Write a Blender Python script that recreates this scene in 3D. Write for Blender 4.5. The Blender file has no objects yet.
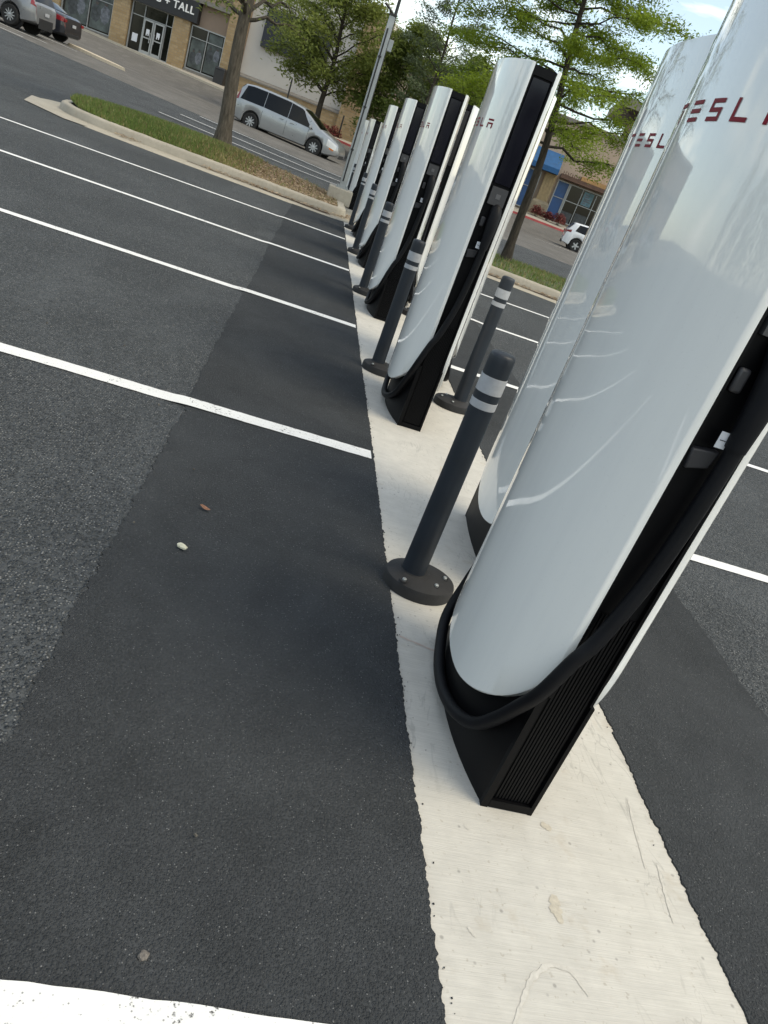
import bpy, bmesh, math, random
from mathutils import Vector, Matrix
random.seed(7)
PI = math.pi
sc = bpy.context.scene
COL = sc.collection
YAW = 0.22432611
CA, SA = math.cos(YAW), math.sin(YAW)

# ------------------------------------------------------------------ helpers
def rfxy(r, f):                       # (sideways, forward) along the view's heading -> world x, y
    return r*CA + f*SA, -r*SA + f*CA
def smooth(x, a, b):
    t = min(1, max(0, (x-a)/(b-a))); return t*t*(3-2*t)
KF = [0, 14, 18, 25, 36, 44, 47, 50, 53, 57, 70, 900]
KZ = [0, 0, -.08, -.10, -.02, -.08, -.06, .20, .50, .60, .60, .6]
def terr(x, y):
    r = x*CA - y*SA; f = x*SA + y*CA
    b = KZ[-1]
    if f <= 0: b = 0
    else:
        for i in range(len(KF)-1):
            if f <= KF[i+1]:
                b = KZ[i] + (KZ[i+1]-KZ[i])*(f-KF[i])/(KF[i+1]-KF[i]); break
    return b + .04*min(60, max(0, -r-6))*smooth(f, 14, 30)

class MB:
    """collects shapes in one bmesh"""
    def __init__(s): s.bm = bmesh.new()
    def face(s, vs, mi=0):
        try:
            f = s.bm.faces.new(vs); f.material_index = mi; return f
        except ValueError: return None
    def pts(s, P): return [s.bm.verts.new(p) for p in P]
    def poly(s, P, mi=0): return s.face(s.pts(P), mi)
    def box(s, x0, x1, y0, y1, z0, z1, mi=0, M=None):
        P = [(x, y, z) for z in (z0, z1) for y in (y0, y1) for x in (x0, x1)]
        if M is not None: P = [M @ Vector(p) for p in P]
        v = s.pts(P)
        for q in ((0,2,3,1),(4,5,7,6),(0,1,5,4),(2,6,7,3),(0,4,6,2),(1,3,7,5)):
            s.face([v[i] for i in q], mi)
    def rings(s, R, mi=0, closed=True, cap0=True, cap1=True):
        V = [s.pts(r) for r in R]; n = len(R[0])
        for a, b in zip(V, V[1:]):
            for i in range(n if closed else n-1):
                j = (i+1) % n; s.face([a[i], a[j], b[j], b[i]], mi)
        if cap0: s.face(list(reversed(V[0])), mi)
        if cap1: s.face(V[-1], mi)
        return V
    def prism(s, P2, z0, z1, mi=0):
        s.rings([[(x, y, z0) for x, y in P2], [(x, y, z1) for x, y in P2]], mi)
    def tube(s, path, rad, n=10, mi=0, caps=True):
        path = [Vector(p) for p in path]; R = []
        up = None
        for i, p in enumerate(path):
            d = (path[min(i+1, len(path)-1)] - path[max(i-1, 0)]).normalized()
            if up is None:
                up = Vector((0, 0, 1)) if abs(d.z) < .9 else Vector((1, 0, 0))
            a = d.cross(up).normalized(); up = a.cross(d).normalized()
            r = rad[i] if isinstance(rad, (list, tuple)) else rad
            R.append([p + a*(math.cos(2*PI*k/n)*r) + up*(math.sin(2*PI*k/n)*r) for k in range(n)])
        s.rings(R, mi, True, caps, caps)
    def lathe(s, prof, n=24, mi=0, M=None, cap=True):
        R = []
        for r, z in prof:
            P = [Vector((r*math.cos(2*PI*k/n), r*math.sin(2*PI*k/n), z)) for k in range(n)]
            R.append([M @ p for p in P] if M is not None else P)
        s.rings(R, mi, True, cap, cap)
    def grid(s, fn, nu, nv, mi=0):
        V = [[s.bm.verts.new(fn(i/nu, j/nv)) for j in range(nv+1)] for i in range(nu+1)]
        for i in range(nu):
            for j in range(nv): s.face([V[i][j], V[i+1][j], V[i+1][j+1], V[i][j+1]], mi)
    def build(s, name, mats, parent=None, smooth_deg=38, bevel=0, fix=True):
        if fix: bmesh.ops.recalc_face_normals(s.bm, faces=s.bm.faces)
        me = bpy.data.meshes.new(name); s.bm.to_mesh(me); s.bm.free()
        for m in (mats if isinstance(mats, (list, tuple)) else [mats]): me.materials.append(m)
        if smooth_deg:
            me.polygons.foreach_set('use_smooth', [True]*len(me.polygons))
            me.set_sharp_from_angle(angle=math.radians(smooth_deg))
        o = bpy.data.objects.new(name, me); COL.objects.link(o)
        if parent is not None: o.parent = parent
        if bevel:
            b = o.modifiers.new('bevel', 'BEVEL'); b.width = bevel; b.segments = 2; b.limit_method = 'ANGLE'
            b.angle_limit = math.radians(40); b.harden_normals = False
        return o

def thing(name, label, cat, loc=(0,0,0), rz=0, group=None):
    o = bpy.data.objects.new(name, None); COL.objects.link(o)
    o.empty_display_size = .2
    o.location = loc; o.rotation_euler = (0, 0, rz)
    return tag(o, label, cat, group)
def tag(o, label, cat, group=None):
    o['label'] = label; o['category'] = cat
    if group: o['group'] = group
    return o
def structure(o): o['kind'] = 'structure'; return o
def dup(root, loc, rz, label):
    def cp(o, par):
        c = o.copy(); COL.objects.link(c)
        if par is not None: c.parent = par
        for ch in o.children: cp(ch, c)
        return c
    r = cp(root, None); r.location = loc; r.rotation_euler = (0, 0, rz); r['label'] = label
    return r

# ------------------------------------------------------------------ materials
class NT:
    def __init__(s, name):
        s.m = bpy.data.materials.new(name); s.m.use_nodes = True
        s.t = s.m.node_tree; s.t.nodes.clear()
        s.out = s.n('ShaderNodeOutputMaterial'); s.b = s.n('ShaderNodeBsdfPrincipled')
        s.l(s.b.outputs[0], s.out.inputs[0]); s._pos = None
    def n(s, k, **kw):
        x = s.t.nodes.new(k)
        for a, v in kw.items(): setattr(x, a, v)
        return x
    def l(s, a, b): s.t.links.new(a, b)
    def pos(s, scale=(1,1,1), obj=False):
        if obj: src = s.n('ShaderNodeTexCoord').outputs['Object']
        else: src = s.n('ShaderNodeNewGeometry').outputs['Position']
        m = s.n('ShaderNodeMapping'); m.inputs['Scale'].default_value = scale; s.l(src, m.inputs[0]); return m.outputs[0]
    def noise(s, vec, scale, detail=3, rough=.55, dist=0):
        x = s.n('ShaderNodeTexNoise'); x.inputs['Scale'].default_value = scale; x.inputs['Detail'].default_value = detail
        x.inputs['Roughness'].default_value = rough; x.inputs['Distortion'].default_value = dist
        s.l(vec, x.inputs['Vector']); return x.outputs['Fac']
    def voro(s, vec, scale, out='Distance', feature='F1'):
        x = s.n('ShaderNodeTexVoronoi', feature=feature); x.inputs['Scale'].default_value = scale
        s.l(vec, x.inputs['Vector']); return x.outputs[out]
    def ramp(s, fac, stops):
        x = s.n('ShaderNodeValToRGB'); e = x.color_ramp.elements
        while len(e) < len(stops): e.new(.5)
        for i, (p, c) in enumerate(stops):
            e[i].position = p; e[i].color = (c, c, c, 1) if isinstance(c, (int, float)) else (*c, 1)
        s.l(fac, x.inputs[0]); return x.outputs[0]
    def mix(s, fac, a, b, mode='MIX'):
        x = s.n('ShaderNodeMix', data_type='RGBA', blend_type=mode)
        for sock, v in ((x.inputs[0], fac), (x.inputs[6], a), (x.inputs[7], b)):
            if isinstance(v, (int, float)): sock.default_value = v if sock == x.inputs[0] else (v, v, v, 1)
            elif isinstance(v, tuple): sock.default_value = (*v, 1)
            else: s.l(v, sock)
        return x.outputs[2]
    def math(s, op, a, b=0):
        x = s.n('ShaderNodeMath', operation=op)
        for i, v in ((0, a), (1, b)):
            if isinstance(v, (int, float)): x.inputs[i].default_value = v
            else: s.l(v, x.inputs[i])
        return x.outputs[0]
    def bump(s, h, strength, dist, prev=None):
        x = s.n('ShaderNodeBump'); x.inputs['Strength'].default_value = strength; x.inputs['Distance'].default_value = dist
        s.l(h, x.inputs['Height'])
        if prev is not None: s.l(prev, x.inputs['Normal'])
        return x.outputs[0]
    def set(s, color=None, rough=None, metal=None, normal=None, coat=None, coat_rough=None, spec=None):
        for k, v in (('Base Color', color), ('Roughness', rough), ('Metallic', metal), ('Normal', normal), ('Coat Weight', coat), ('Coat Roughness', coat_rough), ('Specular IOR Level', spec)):
            if v is None: continue
            i = s.b.inputs[k]
            if isinstance(v, (int, float)): i.default_value = v
            elif isinstance(v, tuple): i.default_value = (*v, 1)
            else: s.l(v, i)
        return s.m

def plain(name, c, rough=.5, metal=0, coat=0, vary=.12, scale=6, bump=0, spec=None, bscale=200):
    t = NT(name); v = t.pos(obj=True)
    n = t.noise(v, scale, 4)
    col = t.mix(t.ramp(n, [(.3, 0), (.75, 1)]), tuple(x*(1-vary) for x in c), tuple(min(1, x*(1+vary)) for x in c))
    rr = t.math('ADD', rough-.04, t.math('MULTIPLY', n, .1))
    nm = t.bump(t.noise(v, bscale, 2), bump, .002) if bump else None
    return t.set(color=col, rough=rr, metal=metal, coat=coat, coat_rough=.04, normal=nm, spec=spec)

def asphalt(name, base, stone, agg, light=.12, bump=.6, stain=.25):
    """agg: stones per metre"""
    t = NT(name); v = t.pos()
    cell = t.n('ShaderNodeTexVoronoi'); cell.inputs['Scale'].default_value = agg; t.l(v, cell.inputs['Vector'])
    sep = t.n('ShaderNodeSeparateColor'); t.l(cell.outputs['Color'], sep.inputs[0])
    pick = t.ramp(sep.outputs[0], [(1-light-.04, 0), (1-light+.04, 1)])
    core = t.ramp(cell.outputs['Distance'], [(.25, 1), (.5, 0)])
    big = t.noise(v, .55, 5, .6); mid = t.noise(v, 7, 4, .6); fine = t.noise(v, agg*.6, 2, .7)
    b0 = t.mix(fine, tuple(x*.55 for x in base), tuple(x*1.45 for x in base))
    clump = t.ramp(t.noise(v, agg*.22, 3, .6), [(.34, .15), (.62, 1)])
    b1 = t.mix(t.math('MULTIPLY', t.math('MULTIPLY', t.math('MULTIPLY', pick, core), clump), .9), b0, stone)
    st = t.math('ADD', 1-stain, t.math('MULTIPLY', t.ramp(t.math('ADD', t.math('MULTIPLY', big, .65), t.math('MULTIPLY', mid, .35)), [(.33, 0), (.67, 1)]), 2*stain))
    b2 = t.mix(1.0, b1, st, 'MULTIPLY')
    dust = t.ramp(t.noise(t.pos((1.0, .55, 1)), 1.3, 6, .62, .6), [(.48, 0), (.70, 1)])   # wind-blown dust in soft patches
    b2 = t.mix(t.math('MULTIPLY', dust, .26), b2, tuple(x*1.9+.015 for x in base))
    cell2 = t.voro(v, agg*.5); 
    h = t.math('ADD', t.ramp(cell.outputs['Distance'], [(0, 1), (.6, 0)]), t.math('MULTIPLY', t.ramp(cell2, [(.1, 1), (.6, 0)]), .7))
    nm = t.bump(h, bump, 1.2/agg)
    return t.set(color=b2, rough=t.math('ADD', .74, t.math('MULTIPLY', mid, .22)), normal=nm, spec=.1)

M_ASPH_OLD = asphalt('asphalt_weathered', (.071,.077,.081), (.34,.345,.34), 108, .40, 1.0, .18)
M_ASPH_NEW = asphalt('asphalt_fresh', (.045,.0485,.0515), (.24,.245,.245), 230, .06, .75, .26)
M_ASPH_FAR = asphalt('asphalt_sunworn', (.125,.119,.11), (.30,.29,.27), 90, .12, .4, .16)

def mk_concrete(name, c, broom=True, dark=.8):
    t = NT(name); v = t.pos()
    st = t.noise(t.pos((3, 90, 3)), 2.2, 4, .65); st2 = t.noise(t.pos((9, 420, 9)), 1, 2)
    big = t.noise(v, 1.6, 5, .6); mid = t.noise(v, 14, 4, .6)
    col = t.mix(t.ramp(big, [(.3, 0), (.7, 1)]), tuple(x*dark for x in c), c)
    col = t.mix(.5, col, t.mix(t.ramp(mid, [(.3, 0), (.7, 1)]), tuple(x*.86 for x in c), tuple(min(1, x*1.08) for x in c)))
    if broom:
        col = t.mix(1.0, col, t.ramp(st, [(.25, .87), (.75, 1.05)]), 'MULTIPLY')
    w = t.n('ShaderNodeTexVoronoi'); w.inputs['Scale'].default_value = 46; t.l(v, w.inputs['Vector'])
    sep = t.n('ShaderNodeSeparateColor'); t.l(w.outputs['Color'], sep.inputs[0])
    pit = t.math('MULTIPLY', t.ramp(sep.outputs[0], [(.93, 0), (.95, 1)]), t.ramp(w.outputs['Distance'], [(.12, 1), (.26, 0)]))
    # scuffs: thin curved wisps
    wisp = t.noise(t.pos((5, 1.3, 1)), 2.0, 3, .5, 1.5)
    wl = t.ramp(t.math('ABSOLUTE', t.math('SUBTRACT', wisp, .5)), [(0, 1), (.016, 0)])
    wl = t.math('MULTIPLY', wl, t.ramp(t.noise(v, 2.7, 2), [(.48, 0), (.6, 1)]))
    blot = t.ramp(t.noise(v, 5.5, 5, .7), [(.60, 0), (.72, 1)])
    col = t.mix(t.math('MULTIPLY', blot, .36), col, (c[0]*.62, c[1]*.52, c[2]*.40))
    sp2 = t.ramp(t.noise(v, 75, 2, .5), [(.66, 0), (.74, 1)])
    col = t.mix(t.math('MULTIPLY', sp2, .42), col, (c[0]*.5, c[1]*.45, c[2]*.38))
    col = t.mix(t.math('MULTIPLY', wl, .5), col, tuple(x*.5 for x in c))
    col = t.mix(t.math('MULTIPLY', pit, .6), col, tuple(x*.35 for x in c))
    h = t.math('ADD', t.math('MULTIPLY', st2, 1.0 if broom else .1), t.math('MULTIPLY', mid, .5))
    return t.set(color=col, rough=.85, normal=t.bump(h, .35, .004), spec=.3)
M_STRIP = mk_concrete('concrete_broomed', (.555,.535,.485))
M_CURB = mk_concrete('concrete_curb', (.40,.365,.30), False, .6)
M_WALK = mk_concrete('concrete_walk', (.36,.33,.28), False, .75)

def mk_paint(name, c, wear):
    t = NT(name); v = t.pos()
    n = t.noise(v, 60, 4, .7); b = t.noise(v, 5, 3)
    chip = t.ramp(t.math('ADD', t.math('MULTIPLY', n, .7), t.math('MULTIPLY', b, .3)), [(wear-.03, 1), (wear+.02, 0)])
    w = t.n('ShaderNodeTexVoronoi'); w.inputs['Scale'].default_value = 150; t.l(v, w.inputs['Vector'])
    sep = t.n('ShaderNodeSeparateColor'); t.l(w.outputs['Color'], sep.inputs[0])
    pit = t.math('MULTIPLY', t.ramp(sep.outputs[0], [(.78, 0), (.82, 1)]), t.ramp(w.outputs['Distance'], [(.12, 1), (.34, 0)]))
    col = t.mix(t.noise(v, 9, 4), tuple(x*.85 for x in c), c)
    col = t.mix(t.math('MAXIMUM', chip, t.math('MULTIPLY', pit, .75)), col, (.06,.06,.06))
    h = t.math('ADD', t.voro(v, 110), t.math('MULTIPLY', n, .3))
    return t.set(color=col, rough=.6, normal=t.bump(h, .3, .003))
M_LINE = mk_paint('paint_white_line', (.78,.78,.76), .395)
M_LINE_FAR = mk_paint('paint_white_line_worn', (.62,.62,.60), .42)
M_REDPAINT = plain('paint_red_kerb', (.42,.07,.07), .6, vary=.25, scale=3)

def mk_shell():
    t = NT('gloss_white_shell'); v = t.pos((10, 10, .5), obj=True)
    streak = t.noise(v, 1.4, 5, .6)
    sm = t.noise(t.pos((1,1,1), obj=True), 3.5, 4, .6)
    dust = t.noise(t.pos(obj=True), 160, 2)
    col = t.mix(t.ramp(streak, [(.42, 0), (.7, 1)]), (.82,.825,.80), (.785,.79,.77))
    col = t.mix(t.math('MULTIPLY', t.ramp(dust, [(.66, 0), (.74, 1)]), .12), col, (.45,.43,.4))
    r = t.math('ADD', .04, t.math('MULTIPLY', t.ramp(t.math('ADD', t.math('MULTIPLY', streak, .35), t.math('MULTIPLY', sm, .65)), [(.48, 0), (.66, 1)]), .10))
    nm = t.bump(t.noise(t.pos((1,1,.35), obj=True), 3.2, 1), .05, .02)
    return t.set(color=col, rough=r, coat=.8, coat_rough=.02, normal=nm, spec=.5)
M_SHELL = mk_shell()
M_RED = plain('red_lettering', (.22,.008,.020), .5, spec=.15)
M_BLACK = plain('black_satin_plastic', (.0025,.0026,.0034), .45, vary=.2, scale=9, bump=.08, bscale=500, spec=.14)
M_GLOSSBLK = plain('black_gloss_panel', (.004,.004,.009), .16, vary=.2, spec=.3)
M_CABLE = plain('cable_rubber', (.0038,.0042,.006), .55, vary=.25, scale=14, bump=.15, bscale=300, spec=.2)
M_DGREY = plain('dark_grey_plastic', (.017,.017,.020), .55, vary=.15)
M_MGREY = plain('grey_plastic', (.034,.034,.038), .5, vary=.1)
M_READER = plain('card_reader_grey', (.042,.042,.045), .5, vary=.1); M_READMARK = plain('card_reader_mark', (.10,.10,.105), .5)
M_STICKER = plain('white_sticker', (.62,.64,.68), .5, vary=.06, scale=30)
M_BOLLARD = plain('bollard_plastic', (.012,.0175,.026), .5, vary=.2, scale=8, bump=.1, bscale=260)
M_RUBBER = plain('rubber_base', (.017,.017,.018), .75, vary=.35, scale=22, bump=.5, bscale=150)
M_REFLECT = plain('reflective_band', (.42,.43,.45), .42, vary=.08, scale=60)
M_STEEL = plain('galvanised_steel', (.36,.38,.38), .5, metal=.55, vary=.15, scale=5)
M_DARKMETAL = plain('dark_bronze_metal', (.018,.018,.02), .5, vary=.2)
M_GREYPIPE = plain('painted_grey_pipe', (.16,.17,.17), .5, vary=.15)

# ------------------------------------------------------------------ the ground
def sheet(name, mat, xs, ys, off, parent=None):
    m = MB(); V = [[m.bm.verts.new((x, y, terr(x, y)+off)) for y in ys] for x in xs]
    for i in range(len(xs)-1):
        for j in range(len(ys)-1): m.face([V[i][j], V[i+1][j], V[i+1][j+1], V[i][j+1]])
    return structure(m.build(name, mat))
def frange(a, b, s):
    n = max(1, int(round((b-a)/s))); return [a+(b-a)*i/n for i in range(n+1)]
gx = [-900, -500, -300, -180, -120] + frange(-90, 90, 1.0) + [120, 180, 300, 500, 900]
gy = [-400, -150, -60] + frange(-25, 110, 1.0) + [130, 170, 240, 400, 900]
sheet('ground', M_ASPH_OLD, gx, gy, 0)

def rf_sheet(name, mat, r0, r1, f0, f1, off, step=1.0):
    m = MB(); rs = frange(r0, r1, step); fs = frange(f0, f1, step)
    V = []
    for r in rs:
        row = []
        for f in fs:
            x, y = rfxy(r, f); row.append(m.bm.verts.new((x, y, terr(x, y)+(off if f > f0+.5 else -.02))))
        V.append(row)
    for i in range(len(rs)-1):
        for j in range(len(fs)-1): m.face([V[i][j], V[i+1][j], V[i+1][j+1], V[i][j+1]])
    return structure(m.build(name, mat))
rf_sheet('road', M_ASPH_FAR, -60, 60, 29.3, 53.3, .03)

XL, XR = .632, 1.346           # concrete strip
def rag(seed, amp1, amp2):
    rnd = random.Random(seed); ph = [rnd.uniform(0, 6.28) for _ in range(6)]
    st = [0, 0, 0]
    def f(y):       # wandering edge: slow drift, crumbs that stick out, odd bites
        st[0] = st[0]*.93+rnd.gauss(0, 1)*.37; st[1] = st[1]*.6+rnd.gauss(0, 1)*.8
        if rnd.random() < .05: st[2] = rnd.choice((-1, 1, 1.6))*rnd.random()
        st[2] *= .7
        return amp1*(.5*math.sin(y*1.7+ph[0])+.55*st[0]) + amp2*(.75*st[1]+1.5*st[2])
    return f
ys = frange(-3, 24, .25)
m = MB()
V = [[m.bm.verts.new((x, y, terr(x, y)+.004)) for y in ys] for x in (XL-.06, XR+.06)]
for j in range(len(ys)-1): m.face([V[0][j], V[1][j], V[1][j+1], V[0][j+1]])
structure(m.build('concrete_strip', M_STRIP))
m = MB(); A = m.pts([(XL+.015+.012*i, 1.962-.0035*i+.002*math.sin(i*2.1), .0052) for i in range(15)]); B = m.pts([(XL+.015+.012*i, 1.970-.0035*i+.002*math.sin(i*1.3+1), .0052) for i in range(15)])
for i in range(14): m.face([A[i], A[i+1], B[i+1], B[i]])
structure(m.build('chalk_line', plain('faded_red_chalk', (.50,.40,.345), .9, vary=.1, scale=80), fix=False))
# fresh asphalt beside the strip: a thin overlay with a ragged edge lapping the concrete
def overlay(name, xa, xb, edge_side, y1, seed):
    m = MB(); er = rag(seed, .0022, .0027); es = rag(seed+9, .008, .004)
    yy = []; y = -3
    while y < y1:
        yy.append(y); y += .0045 if y < 5 else .04
    top = []; bot = []; sm_ = []
    for y in yy:
        e = xb + er(y); s_ = xa + es(y)
        z = terr(e, y)
        top.append((e, y, z+.0085)); bot.append((e + (.004 if edge_side > 0 else -.004), y, z+.001)); sm_.append((s_, y, z+.0035))
    def mid(k, f, zz): return (sm_[k][0]*(1-f)+top[k][0]*f, yy[k], terr(top[k][0], yy[k])+zz)
    cols = [sm_, [mid(k, .08, .0052) for k in range(len(yy))], [mid(k, .5, .0066) for k in range(len(yy))], [mid(k, .985, .0082) for k in range(len(yy))], top, bot]
    VV = [m.pts(c) for c in cols]
    for a, b in zip(VV, VV[1:]):
        for k in range(len(yy)-1):
            m.face([a[k], b[k], b[k+1], a[k+1]] if edge_side > 0 else [a[k], a[k+1], b[k+1], b[k]])
    return structure(m.build(name, M_ASPH_NEW, fix=False, smooth_deg=60))
overlay('asphalt_overlay', -.31, XL, 1, 14.35, 3)
overlay('asphalt_overlay', 2.12, XR, -1, 14.0, 5)

# painted bay lines
def bay_line(y, x0, x1, w, seed, zfun, name='painted_line', skew=0):
    m = MB(); ra = random.Random(seed); ph = ra.uniform(0, 6)
    xs = frange(x0, x1, .04); A = []; B = []
    for i, x in enumerate(xs):
        c = y + skew*(x-x0)
        d0 = .003*math.sin(x*5+ph)+ra.uniform(-.0018, .0018); d1 = .003*math.sin(x*4.3+ph*2)+ra.uniform(-.0018, .0018)
        A.append((x, c-w/2+d0, zfun(x, c))); B.append((x, c+w/2+d1, zfun(x, c)))
    A, B = m.pts(A), m.pts(B)
    for i in range(len(xs)-1): m.face([A[i], A[i+1], B[i+1], B[i]])
    return structure(m.build(name, M_LINE, fix=False))
def zleft(x, y): return .0045 + .0068*smooth(x, -.42, -.30)
def zright(x, y): return .0045 + .0068*smooth(-x, -2.23, -2.11)
S0 = 2.743
for k in range(-1, 4):
    bay_line(3.452+S0*k-(.014 if k < 0 else 0), -6.0, XL-.012, .105 if k >= 0 else .11, 20+k, zleft)
for k, yy_ in enumerate((.72, 3.37, 5.89, 8.50, 11.0)):
    bay_line(yy_, XR+.015, 6.9, .10, 40+k, zright)
def rf_line(r0, r1, f, w=.11, name='painted_line', df=0):
    m = MB(); A = []; B = []
    for r in frange(r0, r1, .5):
        c = f + df*(r-r0)/(r1-r0)
        for L, d in ((A, -w/2), (B, w/2)):
            x, y = rfxy(r, c+d); L.append((x, y, terr(x, y)+.045))
    A, B = m.pts(A), m.pts(B)
    for i in range(len(A)-1): m.face([A[i], A[i+1], B[i+1], B[i]])
    return structure(m.build(name, M_LINE_FAR, fix=False))
for r0, r1, f, df in ((-10.6, -4.2, 23.9, .1), (-10.9, -4.2, 26.2, .1), (-11.2, -4.2, 28.6, .1), (-24.5, -18.6, 29.3, .3), (-26, -19, 31.6, .2), (-26, -19.6, 34.9, .2), (-26, -19.8, 37.2, .2), (3.2, 6.2, 29.9, 0), (2.2, 5.6, 41.5, 0)):
    rf_line(r0, r1, f, .12, df=df)

# islands: kerb, gutter, grass mound
def island(name_seed, path, grass_back, mound, label, mulch_from):
    """path: front kerb line points (x, y), left to right; island body lies to +y"""
    pts = [Vector((x, y)) for x, y in path]
    # resample
    P = []
    for a, b in zip(pts, pts[1:]):
        n = max(1, int((b-a).length/.12)); P += [a+(b-a)*(i/n) for i in range(n)]
    P.append(pts[-1])
    for _ in range(3):
        P = [P[0]] + [(P[i-1]+P[i]*2+P[i+1])/4 for i in range(1, len(P)-1)] + [P[-1]]
    N = []
    for i in range(len(P)):
        d = (P[min(i+1, len(P)-1)]-P[max(i-1, 0)]).normalized(); N.append(Vector((-d.y, d.x)))
    rnd = random.Random(name_seed)
    prof = [(-.50, -.004), (-.46, .020), (-.05, .018), (-.035, .022), (-.016, .125), (.0, .152), (.022, .165), (.15, .167), (.165, .12)]
    m = MB(); R = []
    for p, n in zip(P, N):
        j = rnd.uniform(-.004, .004)
        R.append([(p.x+n.x*d, p.y+n.y*d, terr(p.x+n.x*d, p.y+n.y*d)+z+(j if z > .1 else 0)) for d, z in prof])
    VV = [m.pts(r) for r in R]
    for a, b in zip(VV, VV[1:]):
        for k in range(len(prof)-1): m.face([a[k], b[k], b[k+1], a[k+1]])
    kerb = m.build('kerb', M_CURB, fix=False, smooth_deg=50); structure(kerb)
    return P, N
LI = [(-4.0, 18.6), (-4.78, 17.9), (-5.03, 17.0), (-4.87, 16.1), (-4.48, 15.35), (-3.8, 14.92), (-2.5, 14.72), (-1, 14.6), (.35, 14.47), (.58, 14.55), (.64, 14.8), (.64, 16), (.64, 17.2), (.5, 17.75), (0, 17.95)]
RI = [(1.6, 18.4), (1.42, 17.6), (1.4, 15.2), (1.48, 14.5), (1.75, 14.28), (3.4, 14.02), (4.9, 13.76), (7, 13.45), (9.2, 13.1), (9.8, 14.1), (10, 15.4), (9.6, 17.6), (8, 18.3)]
PLI, NLI = island(1, LI, 18.5, .3, 'left', 0)
PRI, NRI = island(2, RI, 18.4, .2, 'right', 0)
# gutter apron at the island's rounded nose (flush pale concrete)
m = MB()
m.poly([(-5.6, 16.75, terr(-5.6, 16.75)+.02), (-5.2, 15.2, terr(-5.2, 15.2)+.012), (-4.3, 14.45, .012), (-3.8, 14.5, .012), (-4.4, 15.3, .012), (-4.9, 16.3, .012), (-5.0, 17.2, terr(-5, 17.2)+.012)])
structure(m.build('gutter_apron', M_WALK))

def mk_soil():
    t = NT('island_soil'); v = t.pos()
    n = t.noise(v, 9, 5, .65); g = t.noise(v, 1.1, 3)
    brown = t.mix(n, (.10,.065,.035), (.30,.22,.13)); green = t.mix(n, (.03,.055,.012), (.07,.11,.03))
    x = t.n('ShaderNodeSeparateXYZ'); t.l(t.pos(), x.inputs[0])
    k = t.math('ADD', x.outputs[0], t.math('MULTIPLY', g, 1.6))
    col = t.mix(t.ramp(t.math('MULTIPLY', t.math('ADD', k, 2.7), .25), [(.2, 0), (.5, 1)]), green, brown)
    return t.set(color=col, rough=.95, normal=t.bump(t.noise(v, 60, 3), .8, .02))
M_SOIL = mk_soil()
def mound_z(x, y, cx, cy, rx, ry, h):
    d = ((x-cx)/rx)**2 + ((y-cy)/ry)**2
    return h*max(0, 1-d)
def inside(P, x, y):
    c = False; n = len(P)
    for i in range(n):
        a, b = P[i], P[(i+1) % n]
        if (a.y > y) != (b.y > y) and x < (b.x-a.x)*(y-a.y)/(b.y-a.y)+a.x: c = not c
    return c
def soil(P, N, mp, mat):
    inner = [p+n*.14 for p, n in zip(P, N)]
    bm = MB(); xs0 = [p.x for p in inner]; ys0 = [p.y for p in inner]
    ring = bm.pts([(p.x, p.y, terr(p.x, p.y)+.15) for p in inner]); f = bm.face(ring)
    bmesh.ops.triangulate(bm.bm, faces=[f])
    for _ in range(4):
        E_ = [e for e in bm.bm.edges if e.calc_length() > .45]
        if not E_: break
        bmesh.ops.subdivide_edges(bm.bm, edges=E_, cuts=1)
        bmesh.ops.triangulate(bm.bm, faces=[f for f in bm.bm.faces if len(f.verts) > 3])
    for v in bm.bm.verts:
        v.co.z = terr(v.co.x, v.co.y)+.145+mound_z(v.co.x, v.co.y, *mp)
    return structure(bm.build('island_soil', mat)), inner
ML = (-2.6, 17.2, 3.4, 2.3, .20); MR = (5.2, 16.4, 4.2, 2.2, .06)
_, INL = soil(PLI, NLI, ML, M_SOIL)
_, INR = soil(PRI, NRI, MR, plain('island_soil_green', (.07,.085,.03), .95, vary=.5, scale=5, bump=.8, bscale=60))

def mk_leafmat(name, dark, light, trans=.35, rough=.55):
    t = NT(name); g = t.n('ShaderNodeNewGeometry')
    col = t.mix(g.outputs['Random Per Island'], dark, light)
    nz = t.noise(t.pos(), .9, 2)
    col = t.mix(t.ramp(nz, [(.35, 0), (.7, .5)]), col, tuple(x*1.25 for x in light))
    t.set(color=col, rough=rough, spec=.3)
    tr = t.n('ShaderNodeBsdfTranslucent'); t.l(col, tr.inputs[0])
    mx = t.n('ShaderNodeMixShader'); mx.inputs[0].default_value = trans
    t.l(t.b.outputs[0], mx.inputs[1]); t.l(tr.outputs[0], mx.inputs[2]); t.l(mx.outputs[0], t.out.inputs[0])
    return t.m
M_GRASS = mk_leafmat('grass_blades', (.075,.12,.028), (.17,.23,.06), .35)
M_DRY = mk_leafmat('dry_grass_blades', (.12,.10,.04), (.30,.23,.11), .2)
M_LITTER = mk_leafmat('leaf_litter', (.12,.065,.035), (.45,.35,.24), .1)

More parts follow.
